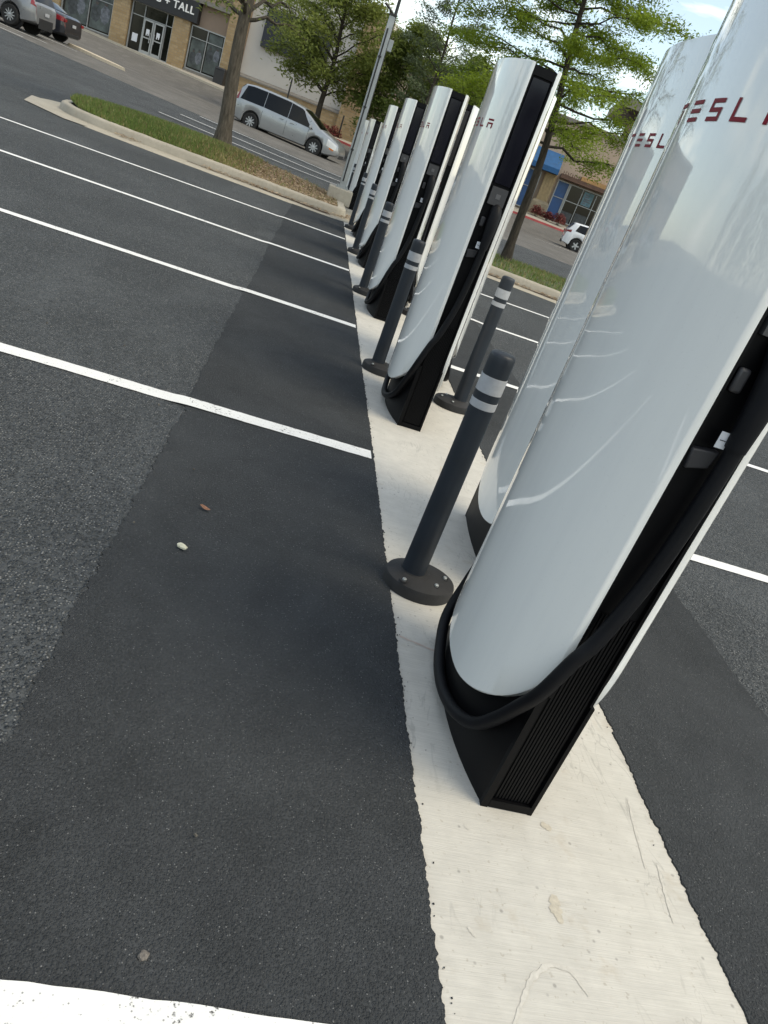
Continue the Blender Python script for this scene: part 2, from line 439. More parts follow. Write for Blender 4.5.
def blades(name, INP, n, mp, mats, density, hmin, hmax, wid, lean=.5, pick=None, seed=1):
    rnd = random.Random(seed); m = MB()
    x0, x1 = min(p.x for p in INP), max(p.x for p in INP); y0, y1 = min(p.y for p in INP), max(p.y for p in INP)
    c = 0; tries = 0
    while c < n and tries < n*12:
        tries += 1
        x, y = rnd.uniform(x0, x1), rnd.uniform(y0, y1)
        if rnd.random() > density(x, y) or not inside(INP, x, y): continue
        z = terr(x, y)+.14+mound_z(x, y, *mp); h = rnd.uniform(hmin, hmax); a = rnd.uniform(0, 6.28); w = wid*rnd.uniform(.7, 1.3)
        dx, dy = math.cos(a), math.sin(a); l = rnd.uniform(0, lean)*h; b = rnd.uniform(0, 6.28)
        lx, ly = math.cos(b)*l, math.sin(b)*l
        mi = pick(x, y, rnd) if pick else 0
        m.poly([(x-dx*w, y-dy*w, z), (x+dx*w, y+dy*w, z), (x+lx, y+ly, z+h)], mi); c += 1
    o = m.build(name, mats, fix=False, smooth_deg=0); o['kind'] = 'stuff'; return o
def dl(x, y): return (1.0 if x < -1.9 else max(.05, 1-(x+1.9)/.9))
def drymix(x, y, rnd): return 1 if rnd.random() < .16+.6*smooth(x, -2.9, -1.0) else 0
blades('grass', INL, 26000, ML, [M_GRASS, M_DRY], dl, .04, .11, .008, .9, drymix, 2)
blades('grass', INR, 12000, MR, [M_GRASS, M_DRY], lambda x, y: 1, .04, .10, .008, .9, lambda x, y, r: 1 if r.random() < .28 else 0, 3)
def litter(x, y): return 0.0 if x < -2.1 else min(1, (x+2.1)/.7)
def flat(name, INP, n, mp, mat, dens, s0, s1, seed, zoff=.0):
    rnd = random.Random(seed); m = MB(); c = 0
    x0, x1 = min(p.x for p in INP), max(p.x for p in INP); y0, y1 = min(p.y for p in INP), max(p.y for p in INP)
    for _ in range(n*10):
        if c >= n: break
        x, y = rnd.uniform(x0, x1), rnd.uniform(y0, y1)
        if rnd.random() > dens(x, y) or not inside(INP, x, y): continue
        z = terr(x, y)+.15+mound_z(x, y, *mp)+rnd.uniform(.0, .02)+zoff; s = rnd.uniform(s0, s1)
        M = Matrix.Translation((x, y, z)) @ Matrix.Rotation(rnd.uniform(0, 6.28), 4, 'Z') @ Matrix.Rotation(rnd.uniform(-.6, .6), 4, 'X')
        m.poly([M @ Vector(q) for q in ((-s, 0, 0), (0, -s*.45, .2*s), (s, 0, 0), (0, s*.45, .2*s))]); c += 1
    o = m.build(name, mat, fix=False, smooth_deg=0); o['kind'] = 'stuff'; return o
flat('leaf_litter', INL, 5200, ML, M_LITTER, litter, .012, .035, 4)
# brown leaves gathered in the gutter
m = MB(); rnd = random.Random(12)
for P, N, sel in ((PLI, NLI, lambda p: p.x > -2.0 and p.y < 15.2), (PRI, NRI, lambda p: p.x > 2 and p.y < 15), (PLI, NLI, lambda p: -3.5 < p.x < -3.1 and p.y < 15.6)):
    idx = [i for i, p in enumerate(P) if sel(p)]
    for _ in range(len(idx)*22):
        i = rnd.choice(idx); p, n = P[i], N[i]; d = -.05-abs(rnd.gauss(0, .11)); t_ = Vector((n.y, -n.x))*rnd.uniform(-.1, .1)
        x, y = p.x+n.x*d+t_.x, p.y+n.y*d+t_.y; s = rnd.uniform(.012, .032)
        M = Matrix.Translation((x, y, terr(x, y)+.031+rnd.uniform(0, .03))) @ Matrix.Rotation(rnd.uniform(0, 6.28), 4, 'Z') @ Matrix.Rotation(rnd.uniform(-.5, .5), 4, 'X')
        m.poly([M @ Vector(q) for q in ((-s, 0, 0), (0, -s*.5, .2*s), (s, 0, 0), (0, s*.5, .2*s))])
o = m.build('gutter_leaves', M_LITTER, fix=False, smooth_deg=0); o['kind'] = 'stuff'

# dirt lying along the gutter
def dirt(P, N, sel, seed):
    rnd = random.Random(seed); m = MB(); A = []; B = []; w = .06
    for p, n in zip(P, N):
        if not sel(p): continue
        w = max(.03, min(.30, w+rnd.uniform(-.055, .06)))
        for L, d in ((A, -.042), (B, -.045-w)):
            x, y = p.x+n.x*d, p.y+n.y*d; L.append((x, y, terr(x, y)+.027))
    A, B = m.pts(A), m.pts(B)
    for i in range(len(A)-1): m.face([A[i], B[i], B[i+1], A[i+1]])
    return structure(m.build('gutter_dirt', M_DIRT, fix=False, smooth_deg=0))
M_DIRT = plain('gutter_dirt_brown', (.10,.068,.045), .95, vary=.6, scale=40, bump=.8, bscale=120)
dirt(PLI, NLI, lambda p: -2.3 < p.x < .4 and p.y < 15.2, 3); dirt(PRI, NRI, lambda p: p.x > 2.2 and p.y < 15, 4)
# crumbs of asphalt and scuffs on the strip
m = MB(); rnd = random.Random(77)
for _ in range(130):
    sd = rnd.random() < .7; y = rnd.uniform(.4, 6) if rnd.random() < .8 else rnd.uniform(.4, 13)
    dx = abs(rnd.gauss(0, .012)) if rnd.random() < .965 else rnd.uniform(0, .6)
    x = XL+.003+dx if sd else XR-.003-dx; q = rnd.uniform(.001, .0026)
    M = Matrix.Translation((x, y, .0055)) @ Matrix.Rotation(rnd.uniform(0, 6), 4, 'Z')
    m.rings([[M @ Vector((q*a, q*.8*b, 0)) for a, b in ((-1,-1),(1,-.7),(.9,1),(-.7,.9))], [M @ Vector((q*a*.6, q*.5*b, q*1.1)) for a, b in ((-1,-1),(1,-.8),(.9,1),(-.8,.9))]])
o = m.build('asphalt_crumbs', plain('asphalt_crumb', (.02,.02,.021), .9, vary=.4), smooth_deg=0); o['kind'] = 'stuff'
def scuff(pts, w, mat, seed):
    rnd = random.Random(seed); P = [Vector((x, y, 0)) for x, y in pts]; Q = []
    for a, b in zip(P, P[1:]):
        for k in range(8): Q.append(a+(b-a)*k/8)
    Q.append(P[-1])
    for _ in range(4): Q = [Q[0]]+[(Q[i-1]+2*Q[i]+Q[i+1])/4 for i in range(1, len(Q)-1)]+[Q[-1]]
    m = MB(); A = []; B = []
    for i, q in enumerate(Q):
        d = (Q[min(i+1, len(Q)-1)]-Q[max(i-1, 0)]).normalized(); n = Vector((-d.y, d.x, 0)); ww = w*(.35+.65*math.sin(PI*(i+.5)/len(Q)))*rnd.uniform(.6, 1.3)
        A.append((q.x+n.x*ww, q.y+n.y*ww, .0052)); B.append((q.x-n.x*ww, q.y-n.y*ww, .0052))
    A, B = m.pts(A), m.pts(B)
    for i in range(len(Q)-1): m.face([A[i], B[i], B[i+1], A[i+1]])
    return structure(m.build('scuff_mark', mat, fix=False, smooth_deg=0))
M_SCUFF = plain('scuffed_concrete', (.50,.478,.43), .9, vary=.14, scale=90); M_STAIN = plain('brown_stain', (.46,.42,.345), .9, vary=.16, scale=120)
scuff([(.775,.79), (.80,.83), (.838,.889), (.89,.927), (.939,.919), (.965,.87)], .006, M_SCUFF, 1)
scuff([(1.289,1.452), (1.268,1.34), (1.248,1.22)], .0045, M_SCUFF, 2); scuff([(1.29,1.238), (1.275,1.15), (1.262,1.076)], .005, M_SCUFF, 3)

scuff([(.952,1.095), (.944,1.06), (.95,1.025)], .014, M_STAIN, 5); scuff([(.975,1.30), (1.0,1.285)], .012, M_STAIN, 6)
scuff([(.753,1.25), (.763,1.235)], .006, M_SCUFF, 7); scuff([(.715,.98), (.73,.96)], .005, M_SCUFF, 8)
scuff([(1.0,2.25), (.9,2.27), (.86,2.25)], .006, M_SCUFF, 10); scuff([(1.05,3.2), (1.0,3.4), (1.02,3.6)], .006, M_STAIN, 11)
# ------------------------------------------------------------------ charging posts
H = 1.92; HW = .35; XE = .0775; BULGE = {-1: .094, 1: .052}
def shell_x(t, sgn): return XE + BULGE[sgn]*(1-abs(t)**2.5)
def shell_zb(t): return .176 + .315*(1-math.sqrt(max(0, 1-t*t)))
LET = {  # strokes: (u0, u1, v0, v1) in a 1 x 1 letter box
 'T': [(0, 1, .78, 1), (.41, .59, 0, .70)],
 'E': [(.02, 1, .80, 1), (.02, 1, .40, .60), (.02, 1, 0, .20)],
 'S': [(0, 1, .80, 1), (0, .2, .40, .80), (0, 1, .40, .60), (.8, 1, 0, .40), (0, 1, 0, .20)],
 'L': [(0, .2, 0, 1), (.2, 1, 0, .20)],
 'A': [(0, 1, .80, 1), (0, .2, 0, .60), (.8, 1, 0, .60), (.2, .8, .42, .60)]}
def make_shell(parent, sgn, name):
    """sgn -1: the face towards local -X, +1 towards +X"""
    m = MB(); NU, NZ = 44, 16; th = .0185
    def ring(off, inset):
        V = []
        for i in range(NU+1):
            t = -math.cos(PI*i/NU); tt = t*(1-inset)
            zb = shell_zb(t) + inset*.35
            x = shell_x(t, sgn) - off
            V.append([m.bm.verts.new((sgn*x, tt*HW, zb+(H-inset*.2-zb)*(j/NZ))) for j in range(NZ+1)])
        return V
    O = ring(0, .008); O2 = ring(.004, 0); I = ring(th, .0)
    def surf(V, flip):
        for i in range(NU):
            for j in range(NZ):
                q = [V[i][j], V[i+1][j], V[i+1][j+1], V[i][j+1]]
                m.face(q[::-1] if flip else q)
    surf(O, False); surf(I, True)
    for A, B in ((O, O2), (O2, I)):
        loop = lambda V: [V[i][0] for i in range(NU+1)] + [V[NU][j] for j in range(1, NZ+1)] + [V[i][NZ] for i in range(NU-1, -1, -1)] + [V[0][j] for j in range(NZ-1, 0, -1)]
        a, b = loop(A), loop(B)
        for k in range(len(a)):
            l = (k+1) % len(a); m.face([a[k], a[l], b[l], b[k]])
    # lettering lies on the shell
    lw, gap, z0, lh = .052, .0975, 1.597, .043
    for k, ch in enumerate('TESLA'):
        c = (k-2)*gap + .021
        for u0, u1, v0, v1 in LET[ch]:
            a0, a1 = c+(u0-.5)*lw, c+(u1-.5)*lw; n = 5
            for s in range(n):
                P = []
                for a, v in ((a0+(a1-a0)*s/n, v0), (a0+(a1-a0)*(s+1)/n, v0), (a0+(a1-a0)*(s+1)/n, v1), (a0+(a1-a0)*s/n, v1)):
                    y = a*sgn  # reads left to right from in front of the shell
                    t = y/(HW*.992); P.append((sgn*(shell_x(t, sgn)+.0012), y, z0+lh*v))
                m.poly(P, 1)
    return m.build(name, [M_SHELL, M_RED], parent, smooth_deg=35)

post = thing('charging_post', 'tall white charging post nearest the camera, its black cable looped round the foot', 'charging post', (.886, 1.668, .004), 0, 'charging posts along the concrete strip')
def lens(half, bulge, hy, n=14, back=.4, hb=None):
    hb = half if hb is None else hb
    P = []
    for i in range(n+1):
        t = -1+2*i/n; P.append((-(half+bulge*(1-t*t)), t*hy))
    for i in range(n+1):
        t = 1-2*i/n; P.append(((hb+bulge*back*(1-t*t)), t*hy))
    return P
# core: dark lens-shaped pillar, wider at the foot, with recessed ends
m = MB()
R = []
for z, half, bul in ((0, .0755, .050), (.012, .077, .051), (.36, .077, .051), (.46, .0575, .064), (H-.012, .0575, .064), (H-.006, .0555, .062)):
    R.append([(x, y, z) for x, y in lens(half, bul, HW-.016, hb=half-.011 if half > .065 else half)])
m.rings(R)
# frame lips at both ends
for s in (-1, 1):
    for x0, x1 in ((-.077, -.058), (.055, .066)):
        m.box(x0, x1, min(s*(HW-.0158), s*HW), max(s*(HW-.0158), s*HW), 0, .37)
    for x0, x1 in ((-.0575, -.051), (.051, .0575)):
        m.box(x0, x1, min(s*(HW-.0157), s*(HW-.001)), max(s*(HW-.0157), s*(HW-.001)), .372, H-.014)
    m.box(-.0565, .0565, min(s*(HW-.0159), s*(HW-.0005)), max(s*(HW-.0159), s*(HW-.0005)), .002, .026)
    m.box(-.0505, .0505, min(s*(HW-.0159), s*(HW-.0012)), max(s*(HW-.0159), s*(HW-.0012)), H-.05, H-.0145)
m.build('core', M_BLACK, post)
for s in (-1, 1):
    m = MB()
    for k in range(11):
        x = -.044+.0088*k
        a, b = sorted((s*(HW-.0155), s*(HW-.0085)))
        m.box(x-.0026, x+.0026, a, b, .03, .62)
    a, b = sorted((s*(HW-.0154), s*(HW-.012)))
    m.box(-.0500, .0500, a, b, .029, 1.002)
    m.build('vent_panel', M_BLACK, post, smooth_deg=20)
    m = MB(); a, b = sorted((s*(HW-.0153), s*(HW-.007)))
    m.box(-.046, .046, a, b, 1.372, 1.862)
    m.build('screen_panel', M_GLOSSBLK, post, bevel=.003)
make_shell(post, -1, 'front_shell'); make_shell(post, 1, 'back_shell')
m = MB(); m.box(-.043, .043, -HW-.004, -HW+.0152, 1.272, 1.358)
m.box(-.012, .012, -HW-.0055, -HW-.0042, 1.303, 1.327, 1)
m.build('card_reader', [M_READER, M_READMARK], post, bevel=.004)
m = MB()   # bracket that holds the cable
P = [(-.055, 1.035), (.006, 1.043), (-.002, 1.004), (-.05, .992)]
m.rings([[(x, -HW+.015, z) for x, z in P], [(x*.96, -HW-.006, z) for x, z in P]]); m.build('cable_bracket', M_DGREY, post, bevel=.003)
# holstered connector: a moulded grip bending into the cable
m = MB()
m.tube([(.016, -HW+.012, 1.262), (.016, -HW-.002, 1.255), (.018, -HW-.014, 1.225), (.019, -HW-.02, 1.17), (.019, -HW-.021, 1.11), (.019, -HW-.021, 1.06)], [.026, .030, .031, .029, .025, .022], 14)
con = m.build('connector', M_CABLE, post)
m = MB(); m.box(-.042, -.016, -HW+.002, -HW+.015, 1.157, 1.207); m.build('release_button', M_MGREY, con, bevel=.007)
m = MB(); m.box(-.020, .002, -HW-.013, -HW-.0118, 1.052, 1.086)
m.box(-.016, -.003, -HW-.0139, -HW-.0131, 1.068, 1.0695, 1)
m.build('white_sticker', [M_STICKER, M_DGREY], post, smooth_deg=0)
def spline(P, n=8):
    P = [Vector(p) for p in P]; out = []
    for i in range(len(P)-1):
        p0, p1, p2, p3 = P[max(i-1, 0)], P[i], P[i+1], P[min(i+2, len(P)-1)]
        for k in range(n):
            t = k/n; out.append(.5*((2*p1)+(p2-p0)*t+(2*p0-5*p1+4*p2-p3)*t*t+(3*p1-p0-3*p2+p3)*t**3))
    out.append(P[-1]); return out
m = MB()
m.tube(spline([(.019, -.371, 1.07), (.019, -.371, 1.03), (.013, -.371, .90), (-.003, -.373, .735), (-.036, -.375, .573), (-.064, -.376, .502), (-.092, -.366, .392), (-.105, -.325, .304), (-.115, -.283, .228), (-.127, -.22, .145), (-.141, -.122, .087), (-.146, -.003, .052), (-.140, .109, .040), (-.126, .221, .050), (-.108, .33, .10), (-.075, .375, .21), (-.04, .383, .40), (-.012, .384, .65), (.0, .38, .95), (.0, .362, 1.12), (.0, .34, 1.17)], 7), .0178, 12)
m.build('cable', M_CABLE, post)

CX2 = 1.135
Y0 = 1.66
lab_near = ['white charging post past the nearest bollard, in full view from top to black foot',
            'white charging post on the bay side, third counting from the near end of the row',
            'white charging post on the bay side, fourth counting from the near end of the row',
            'white charging post on the bay side, last one before the grass island kerb']
for k in range(1, 5):
    dup(post, (.888, Y0+S0*k, terr(.9, Y0+S0*k)+.004), 0, lab_near[k-1])
lab_far = ['white charging post overlapped by the nearest one, only its rounded left face visible',
           'white charging post seen as a thin edge right of the second bay side post',
           'white charging post on the far side, a dark slot behind the third bay side post',
           'white charging post on the far side of the strip, behind the fourth bay side post',
           'white charging post on the far side of the strip, last before the island kerb']
YB = 2.717
for k in range(5):
    dup(post, (CX2, YB+S0*k, terr(1.1, YB+S0*k)+.004), PI, lab_far[k]).scale = (1, 1, 1.018)   # the far side posts stand a touch taller
for (x, y, zz, rz, lb) in ((.8925, Y0+S0*6, -.12, 0, 'small white charging post beyond the kerb, second thin white face right of the steel pole'),
                       (CX2, YB+S0*6-.35, -.12, PI, 'far white charging post beyond the kerb, behind the one by the grey pole'),
                       (.875, Y0+S0*7, -.12, 0, 'farthest white charging post, a thin white sliver touching the grey steel pole')):
    dup(post, (x, y, zz), rz, lb)

# ------------------------------------------------------------------ bollards
bol = thing('bollard', 'black bollard with two pale bands in front of the nearest white charging post', 'bollard', (.708, 2.31, .005), 0, 'black bollards guarding the charging posts')
m = MB()
PR = .0435
m.lathe([(PR*1.06, .03), (PR*1.05, .06), (PR*1.02, .2), (PR, .45), (PR, .875), (PR*.985, .893), (PR*.93, .901), (PR*.8, .9055), (.001, .909)], 28)
m.build('bollard_post', M_BOLLARD, bol, smooth_deg=50)
for za, zb in ((.772, .829), (.718, .746)):
    m = MB(); r = PR+.0012
    m.lathe([(PR-.002, za), (r, za+.001), (r, zb-.001), (PR-.002, zb)], 28, cap=False); m.build('reflective_band', M_REFLECT, bol)
m = MB(); R = []
for f, z in ((1.0, 0), (1.0, .034), (.97, .044), (.88, .050), (.42, .062), (.40, .066)):
    R.append([(.035*min(1, f*1.1)*(1 if f > .5 else .3)+.135*f*math.cos(2*PI*k/36), .118*f*math.sin(2*PI*k/36), z) for k in range(36)])
m.rings(R)
base = m.build('base', M_RUBBER, bol, smooth_deg=35)
for x, y in ((.085, -.06), (.128, .01), (.06, .078), (-.04, -.075)):
    m = MB(); m.lathe([(.016, .046), (.016, .0545), (.011, .0555), (.011, .051)], 14, M=Matrix.Translation((x, y, 0)))
    m.lathe([(.0085, .05), (.0085, .0595), (.006, .062)], 6, 1, M=Matrix.Translation((x, y, 0)))
    m.build('anchor_bolt', [M_RUBBER, M_STEEL], base)
lb = ['black banded bollard standing just before the second bay side charging post, its foot at the strip edge',
      'black banded bollard in front of the third bay side charging post',
      'black banded bollard in front of the fourth bay side charging post',
      'black banded bollard in front of the last bay side charging post before the kerb']
BO = [bol]
bol['label'] = 'nearest black bollard with two pale bands, in the middle of the concrete strip'
for k in range(1, 5):
    dup(bol, (.732, 2.31+2.76*k, .005), 0, ['black banded bollard just left of the second bay side charging post', lb[1], lb[2], lb[3]][k-1])
lr = ['black banded bollard hidden beyond the nearest charging post', 'black banded bollard right of the second charging post, beside the far asphalt edge',
      'black bollard beyond the second charging post, only its dark foot showing', 'black bollard behind the fourth charging post on the far edge of the strip', 'black bollard on the far edge of the strip nearest the island']
for k in range(1, 5):
    dup(bol, (1.298, 4.77+S0*(k-1), .005), PI, lr[k])
dup(bol, (.74, 2.31+2.76*6-.15, -.07), 0, 'smallest banded bollard beyond the kerb next to the grey steel pole')

# ------------------------------------------------------------------ grey pole on the island
px, py = .52, 16.75; zb = .20
gp = thing('utility_pole', 'grey square steel pole on a concrete pad at the island corner', 'pole', (px, py, zb))
m = MB(); m.box(-.26, .24, -.24, .26, -.14, .16); m.build('concrete_pad', M_CURB, gp, bevel=.02)
m = MB(); m.box(-.12, .12, -.12, .12, .16, .185); 
for sx in (-1, 1):
    for sy in (-1, 1): m.lathe([(.018, .185), (.018, .215)], 6, M=Matrix.Translation((sx*.09, sy*.09, 0)))
m.build('base_plate', M_STEEL, gp)
m = MB(); m.rings([[(a*.068, b*.068, .18) for a, b in ((-1,-1),(1,-1),(1,1),(-1,1))], [(a*.058, b*.058, 3.32) for a, b in ((-1,-1),(1,-1),(1,1),(-1,1))]]); m.build('shaft', M_STEEL, gp, bevel=.008)
m = MB(); m.tube([(-.02, -.078, .3), (-.02, -.07, 3.1)], .014, 8)
for z in (.9, 1.7, 2.6): m.box(-.05, .01, -.094, -.06, z, z+.03)
m.build('conduit', M_DARKMETAL, gp)
m = MB(); m.box(-.075, .075, -.075, .075, 3.321, 3.35); m.tube([(0, 0, 3.35), (-.10, -.02, 3.42), (-.2, -.03, 3.47)], .022, 8); m.build('top_bracket', M_DARKMETAL, gp)
m = MB(); m.box(.07, .16, -.05, .05, 2.75, 2.95); m.build('junction_box', M_STEEL, gp, bevel=.006)

# dark lamp column farther off
x, y = rfxy(-7.72, 40)
lp = thing('lamp_post', 'thin dark lamp post rising behind the grey steel pole', 'lamp post', (x, y, terr(x, y)))
m = MB(); m.tube([(0, 0, 0), (0, 0, 9.5)], [.10, .07], 10); m.build('shaft', M_DARKMETAL, lp)
m = MB(); m.lathe([(.28, 0), (.28, .5), (.26, .55)], 18); m.build('footing', M_CURB, lp)
m = MB(); m.tube([(0, 0, 9.3), (.8, 0, 9.45)], .04, 8); m.box(.7, 1.3, -.17, .17, 9.4, 9.52); m.build('lamp_head', M_DARKMETAL, lp)

# ------------------------------------------------------------------ small things on the asphalt
m = MB(); 
bmesh.ops.create_icosphere(m.bm, subdivisions=3, radius=1)
rnd = random.Random(5)
for v in m.bm.verts:
    n = 1+.12*math.sin(v.co.x*4+1)*math.cos(v.co.y*5)+.06*math.sin(v.co.z*9)
    v.co = Vector((v.co.x*.019*n, v.co.y*.0105*n, v.co.z*.009*n+.0075))
o = m.build('pebble', plain('pale_stone', (.62,.60,.46), .7, vary=.2, scale=90)); o.location = (-.10, 2.15, .011); o.rotation_euler = (0, 0, -.5)
tag(o, 'small cream pebble lying on the dark asphalt near the middle', 'pebble')
m = MB(); 
def leaf_fn(u, v):
    x = (u-.5)*.042; w = .0085*math.sin(PI*min(1, max(0, u*.96+.02)))**.8
    y = (v-.5)*2*w; return (x, y, .004+.5*abs(y)+.004*math.cos(u*5))
m.grid(leaf_fn, 10, 4)
ob = m.build('fallen_leaf', plain('brown_leaf', (.25,.12,.07), .7, vary=.3, scale=120), fix=False); ob.location = (-.07, 2.45, .0125); ob.rotation_euler = (.1, 0, -.35)
s_ = ob.modifiers.new('thick', 'SOLIDIFY'); s_.thickness = .0008
tag(ob, 'small curled brown leaf lying on the dark asphalt', 'leaf')
m = MB()
bmesh.ops.create_icosphere(m.bm, subdivisions=3, radius=1)
for v in m.bm.verts:
    n = 1+.15*math.sin(v.co.x*5)*math.cos(v.co.y*4+1)+.07*math.sin(v.co.z*8+v.co.x*6)
    v.co = Vector((v.co.x*.0092*n, v.co.y*.0092*n, v.co.z*.006*n+.001))
o = m.build('embedded_stone', plain('grey_brown_stone', (.15,.135,.12), .85, vary=.5, scale=160, bump=.6)); o.location = (.072, .822, .0082)
tag(o, 'round grey brown stone set in the asphalt above the wide white line', 'stone')
m = MB(); rnd = random.Random(31)
for _ in range(70):
    x, y = rnd.uniform(-2.5, .55), rnd.uniform(.6, 9); s = rnd.uniform(.0025, .006)
    z = .013 if x > -.3 else .002
    M = Matrix.Translation((x, y, z)) @ Matrix.Rotation(rnd.uniform(0, 6), 4, 'Z')
    m.rings([[M @ Vector((s*a, s*.7*b, 0)) for a, b in ((-1,-1),(1,-.8),(.9,1),(-.8,.9))], [M @ Vector((s*a*.6, s*.4*b, s*.8)) for a, b in ((-1,-1),(1,-.8),(.9,1),(-.8,.9))]])
o = m.build('loose_gravel', plain('gravel_bits', (.10,.09,.075), .9, vary=.6, scale=3)); o['kind'] = 'stuff'
#@@PART2
# ------------------------------------------------------------------ the shopping strip
def mk_stone(name, c1, c2, bw=.42, bh=.16):
    t = NT(name); tc = t.n('ShaderNodeTexCoord'); sp = t.n('ShaderNodeSeparateXYZ'); t.l(tc.outputs['Object'], sp.inputs[0])
    cb = t.n('ShaderNodeCombineXYZ'); t.l(t.math('ADD', sp.outputs[0], sp.outputs[1]), cb.inputs[0]); t.l(sp.outputs[2], cb.inputs[1])
    b = t.n('ShaderNodeTexBrick'); t.l(cb.outputs[0], b.inputs['Vector'])
    b.inputs['Color1'].default_value = (*c1, 1); b.inputs['Color2'].default_value = (*c2, 1); b.inputs['Mortar'].default_value = (.25, .21, .16, 1)
    b.inputs['Scale'].default_value = 1; b.inputs['Brick Width'].default_value = bw; b.inputs['Row Height'].default_value = bh
    b.inputs['Mortar Size'].default_value = .012; b.offset = .43; b.squash = .8; b.squash_frequency = 3
    n = t.noise(t.pos(obj=True), 5, 4, .7)
    col = t.mix(t.ramp(n, [(.3, 0), (.7, 1)]), b.outputs[0], tuple(x*.62 for x in c2)); col = t.mix(.55, b.outputs[0], col)
    return t.set(color=col, rough=.9, normal=t.bump(n, .6, .03), spec=.25)
M_STONE = mk_stone('tan_ledge_stone', (.30,.20,.10), (.42,.31,.18))
M_STONE2 = mk_stone('grey_tan_stone', (.24,.20,.14), (.34,.29,.2), .5, .2)
M_STUC_TAN = plain('stucco_tan', (.27,.20,.15), .9, vary=.08, scale=1.5, bump=.25, bscale=60)
M_STUC_WHITE = plain('stucco_off_white', (.50,.47,.43), .9, vary=.06, scale=.8, bump=.25, bscale=60)
M_STUC_BEIGE = plain('stucco_beige', (.43,.33,.25), .9, vary=.08, scale=1, bump=.25, bscale=60)
M_CAP = plain('grey_ledge', (.19,.175,.155), .8, vary=.15)
M_GLASS = plain('dark_shop_glass', (.004,.005,.006), .06, vary=.5, scale=.6, spec=.3)
M_ALU = plain('aluminium_frame', (.34,.35,.35), .4, metal=.35, vary=.08)
M_SIGNBLK = plain('black_sign_board', (.012,.012,.014), .45)
M_SIGNWHT = plain('white_sign_letters', (.75,.75,.74), .5, vary=.04)
M_NAVY = plain('dark_navy_board', (.016,.018,.028), .55, vary=.2)
M_BLUE = plain('blue_window_film', (.012,.075,.22), .35, vary=.12, scale=2)
M_AWN = plain('blue_awning_canvas', (.008,.085,.22), .7, vary=.15, scale=4)
M_BROWN = plain('brown_canopy', (.11,.06,.04), .75, vary=.25)
M_ORANGE = plain('tan_orange_band', (.42,.24,.10), .8, vary=.2, scale=2)
M_BLIND = plain('pale_poster', (.065,.08,.076), .4, vary=.6, scale=2.2)
M_POSTER_D = plain('poster_figure', (.040,.046,.05), .4, vary=.6, scale=5)
M_SHIRT = plain('poster_shirt', (.115,.125,.145), .4, vary=.6, scale=5)
M_SKIN = plain('poster_skin', (.06,.045,.038), .4, vary=.3, scale=5)
M_TEAL = plain('teal_poster', (.10,.20,.24), .5, vary=.5, scale=6)

class Fr:
    """a thing set square to the shop fronts: sideways r, forward f"""
    def __init__(s, name, label, cat, r0, f0, z0, group=None):
        s.r, s.f, s.z = r0, f0, z0
        x, y = rfxy(r0, f0); s.o = thing(name, label, cat, (x, y, z0), -YAW, group)
    def mb(s): return FMB(s)
class FMB(MB):
    def __init__(s, fr): super().__init__(); s.fr = fr
    def b(s, r0, r1, f0, f1, z0, z1, mi=0):
        F = s.fr; s.box(r0-F.r, r1-F.r, f0-F.f, f1-F.f, z0-F.z, z1-F.z, mi); return s
    def p(s, P, mi=0):
        F = s.fr; s.poly([(a-F.r, b-F.f, c-F.z) for a, b, c in P], mi)

def window(fr, r0, r1, z0, z1, vs, hs, f=57.14, pane_mat=M_GLASS, w=.036, films=()):
    m = fr.mb()
    m.b(r0-w, r0+w, f-.10, f+.08, z0-w, z1+w); m.b(r1-w, r1+w, f-.101, f+.08, z0-w, z1+w)
    m.b(r0+w+.001, r1-w-.001, f-.099, f+.08, z0-w, z0+w); m.b(r0+w+.001, r1-w-.001, f-.099, f+.08, z1-w, z1+w)
    for v in vs: m.b(v-.022, v+.022, f-.09, f+.06, z0+w+.001, z1-w-.001)
    for h in hs: m.b(r0+w+.001, r1-w-.001, f-.08, f+.05, h-.022, h+.022)
    fo = m.build('window', M_ALU, fr.o, smooth_deg=20)
    m = fr.mb(); m.b(r0+w*.5, r1-w*.5, f, f+.03, z0+w*.5, z1-w*.5); m.build('pane', pane_mat, fo, smooth_deg=20)
    return fo
def poster(fr, par, r0, r1, z0, z1, seed, f=57.14):
    m = fr.mb(); rnd = random.Random(seed)
    m.b(r0, r1, f-.012, f-.004, z0, z1, 0)
    def blob(cx, cz, rx, rz, mi, k):
        n = 18; P = [(cx+rx*math.cos(2*PI*i/n)*(1+.1*math.sin(3*i+seed)), f-.013-.001*k, cz+rz*math.sin(2*PI*i/n)*(1+.08*math.cos(2*i+seed))) for i in range(n)]
        m.p(P, mi)
    for i in range(2):
        cx = r0+(r1-r0)*(.3+.42*i)+rnd.uniform(-.08, .08); s = rnd.uniform(.85, 1.1)*min(1, (r1-r0)/1.4)
        top = z1-.35*(z1-z0)-rnd.uniform(0, .2)
        cx = max(r0+.36*s, min(r1-.36*s, cx))
        blob(cx, max(z0+.58*s, top-.5*s), .34*s, .56*s, 2 if i else 1, i*3+1); blob(cx, top+.16*s, .12*s, .16*s, 3, i*3+2)
        blob(cx, top+.24*s, .125*s, .09*s, 1, i*3+3)
    return m.build('poster', [M_BLIND, M_POSTER_D, M_SHIRT, M_SKIN], par, fix=False, smooth_deg=0)
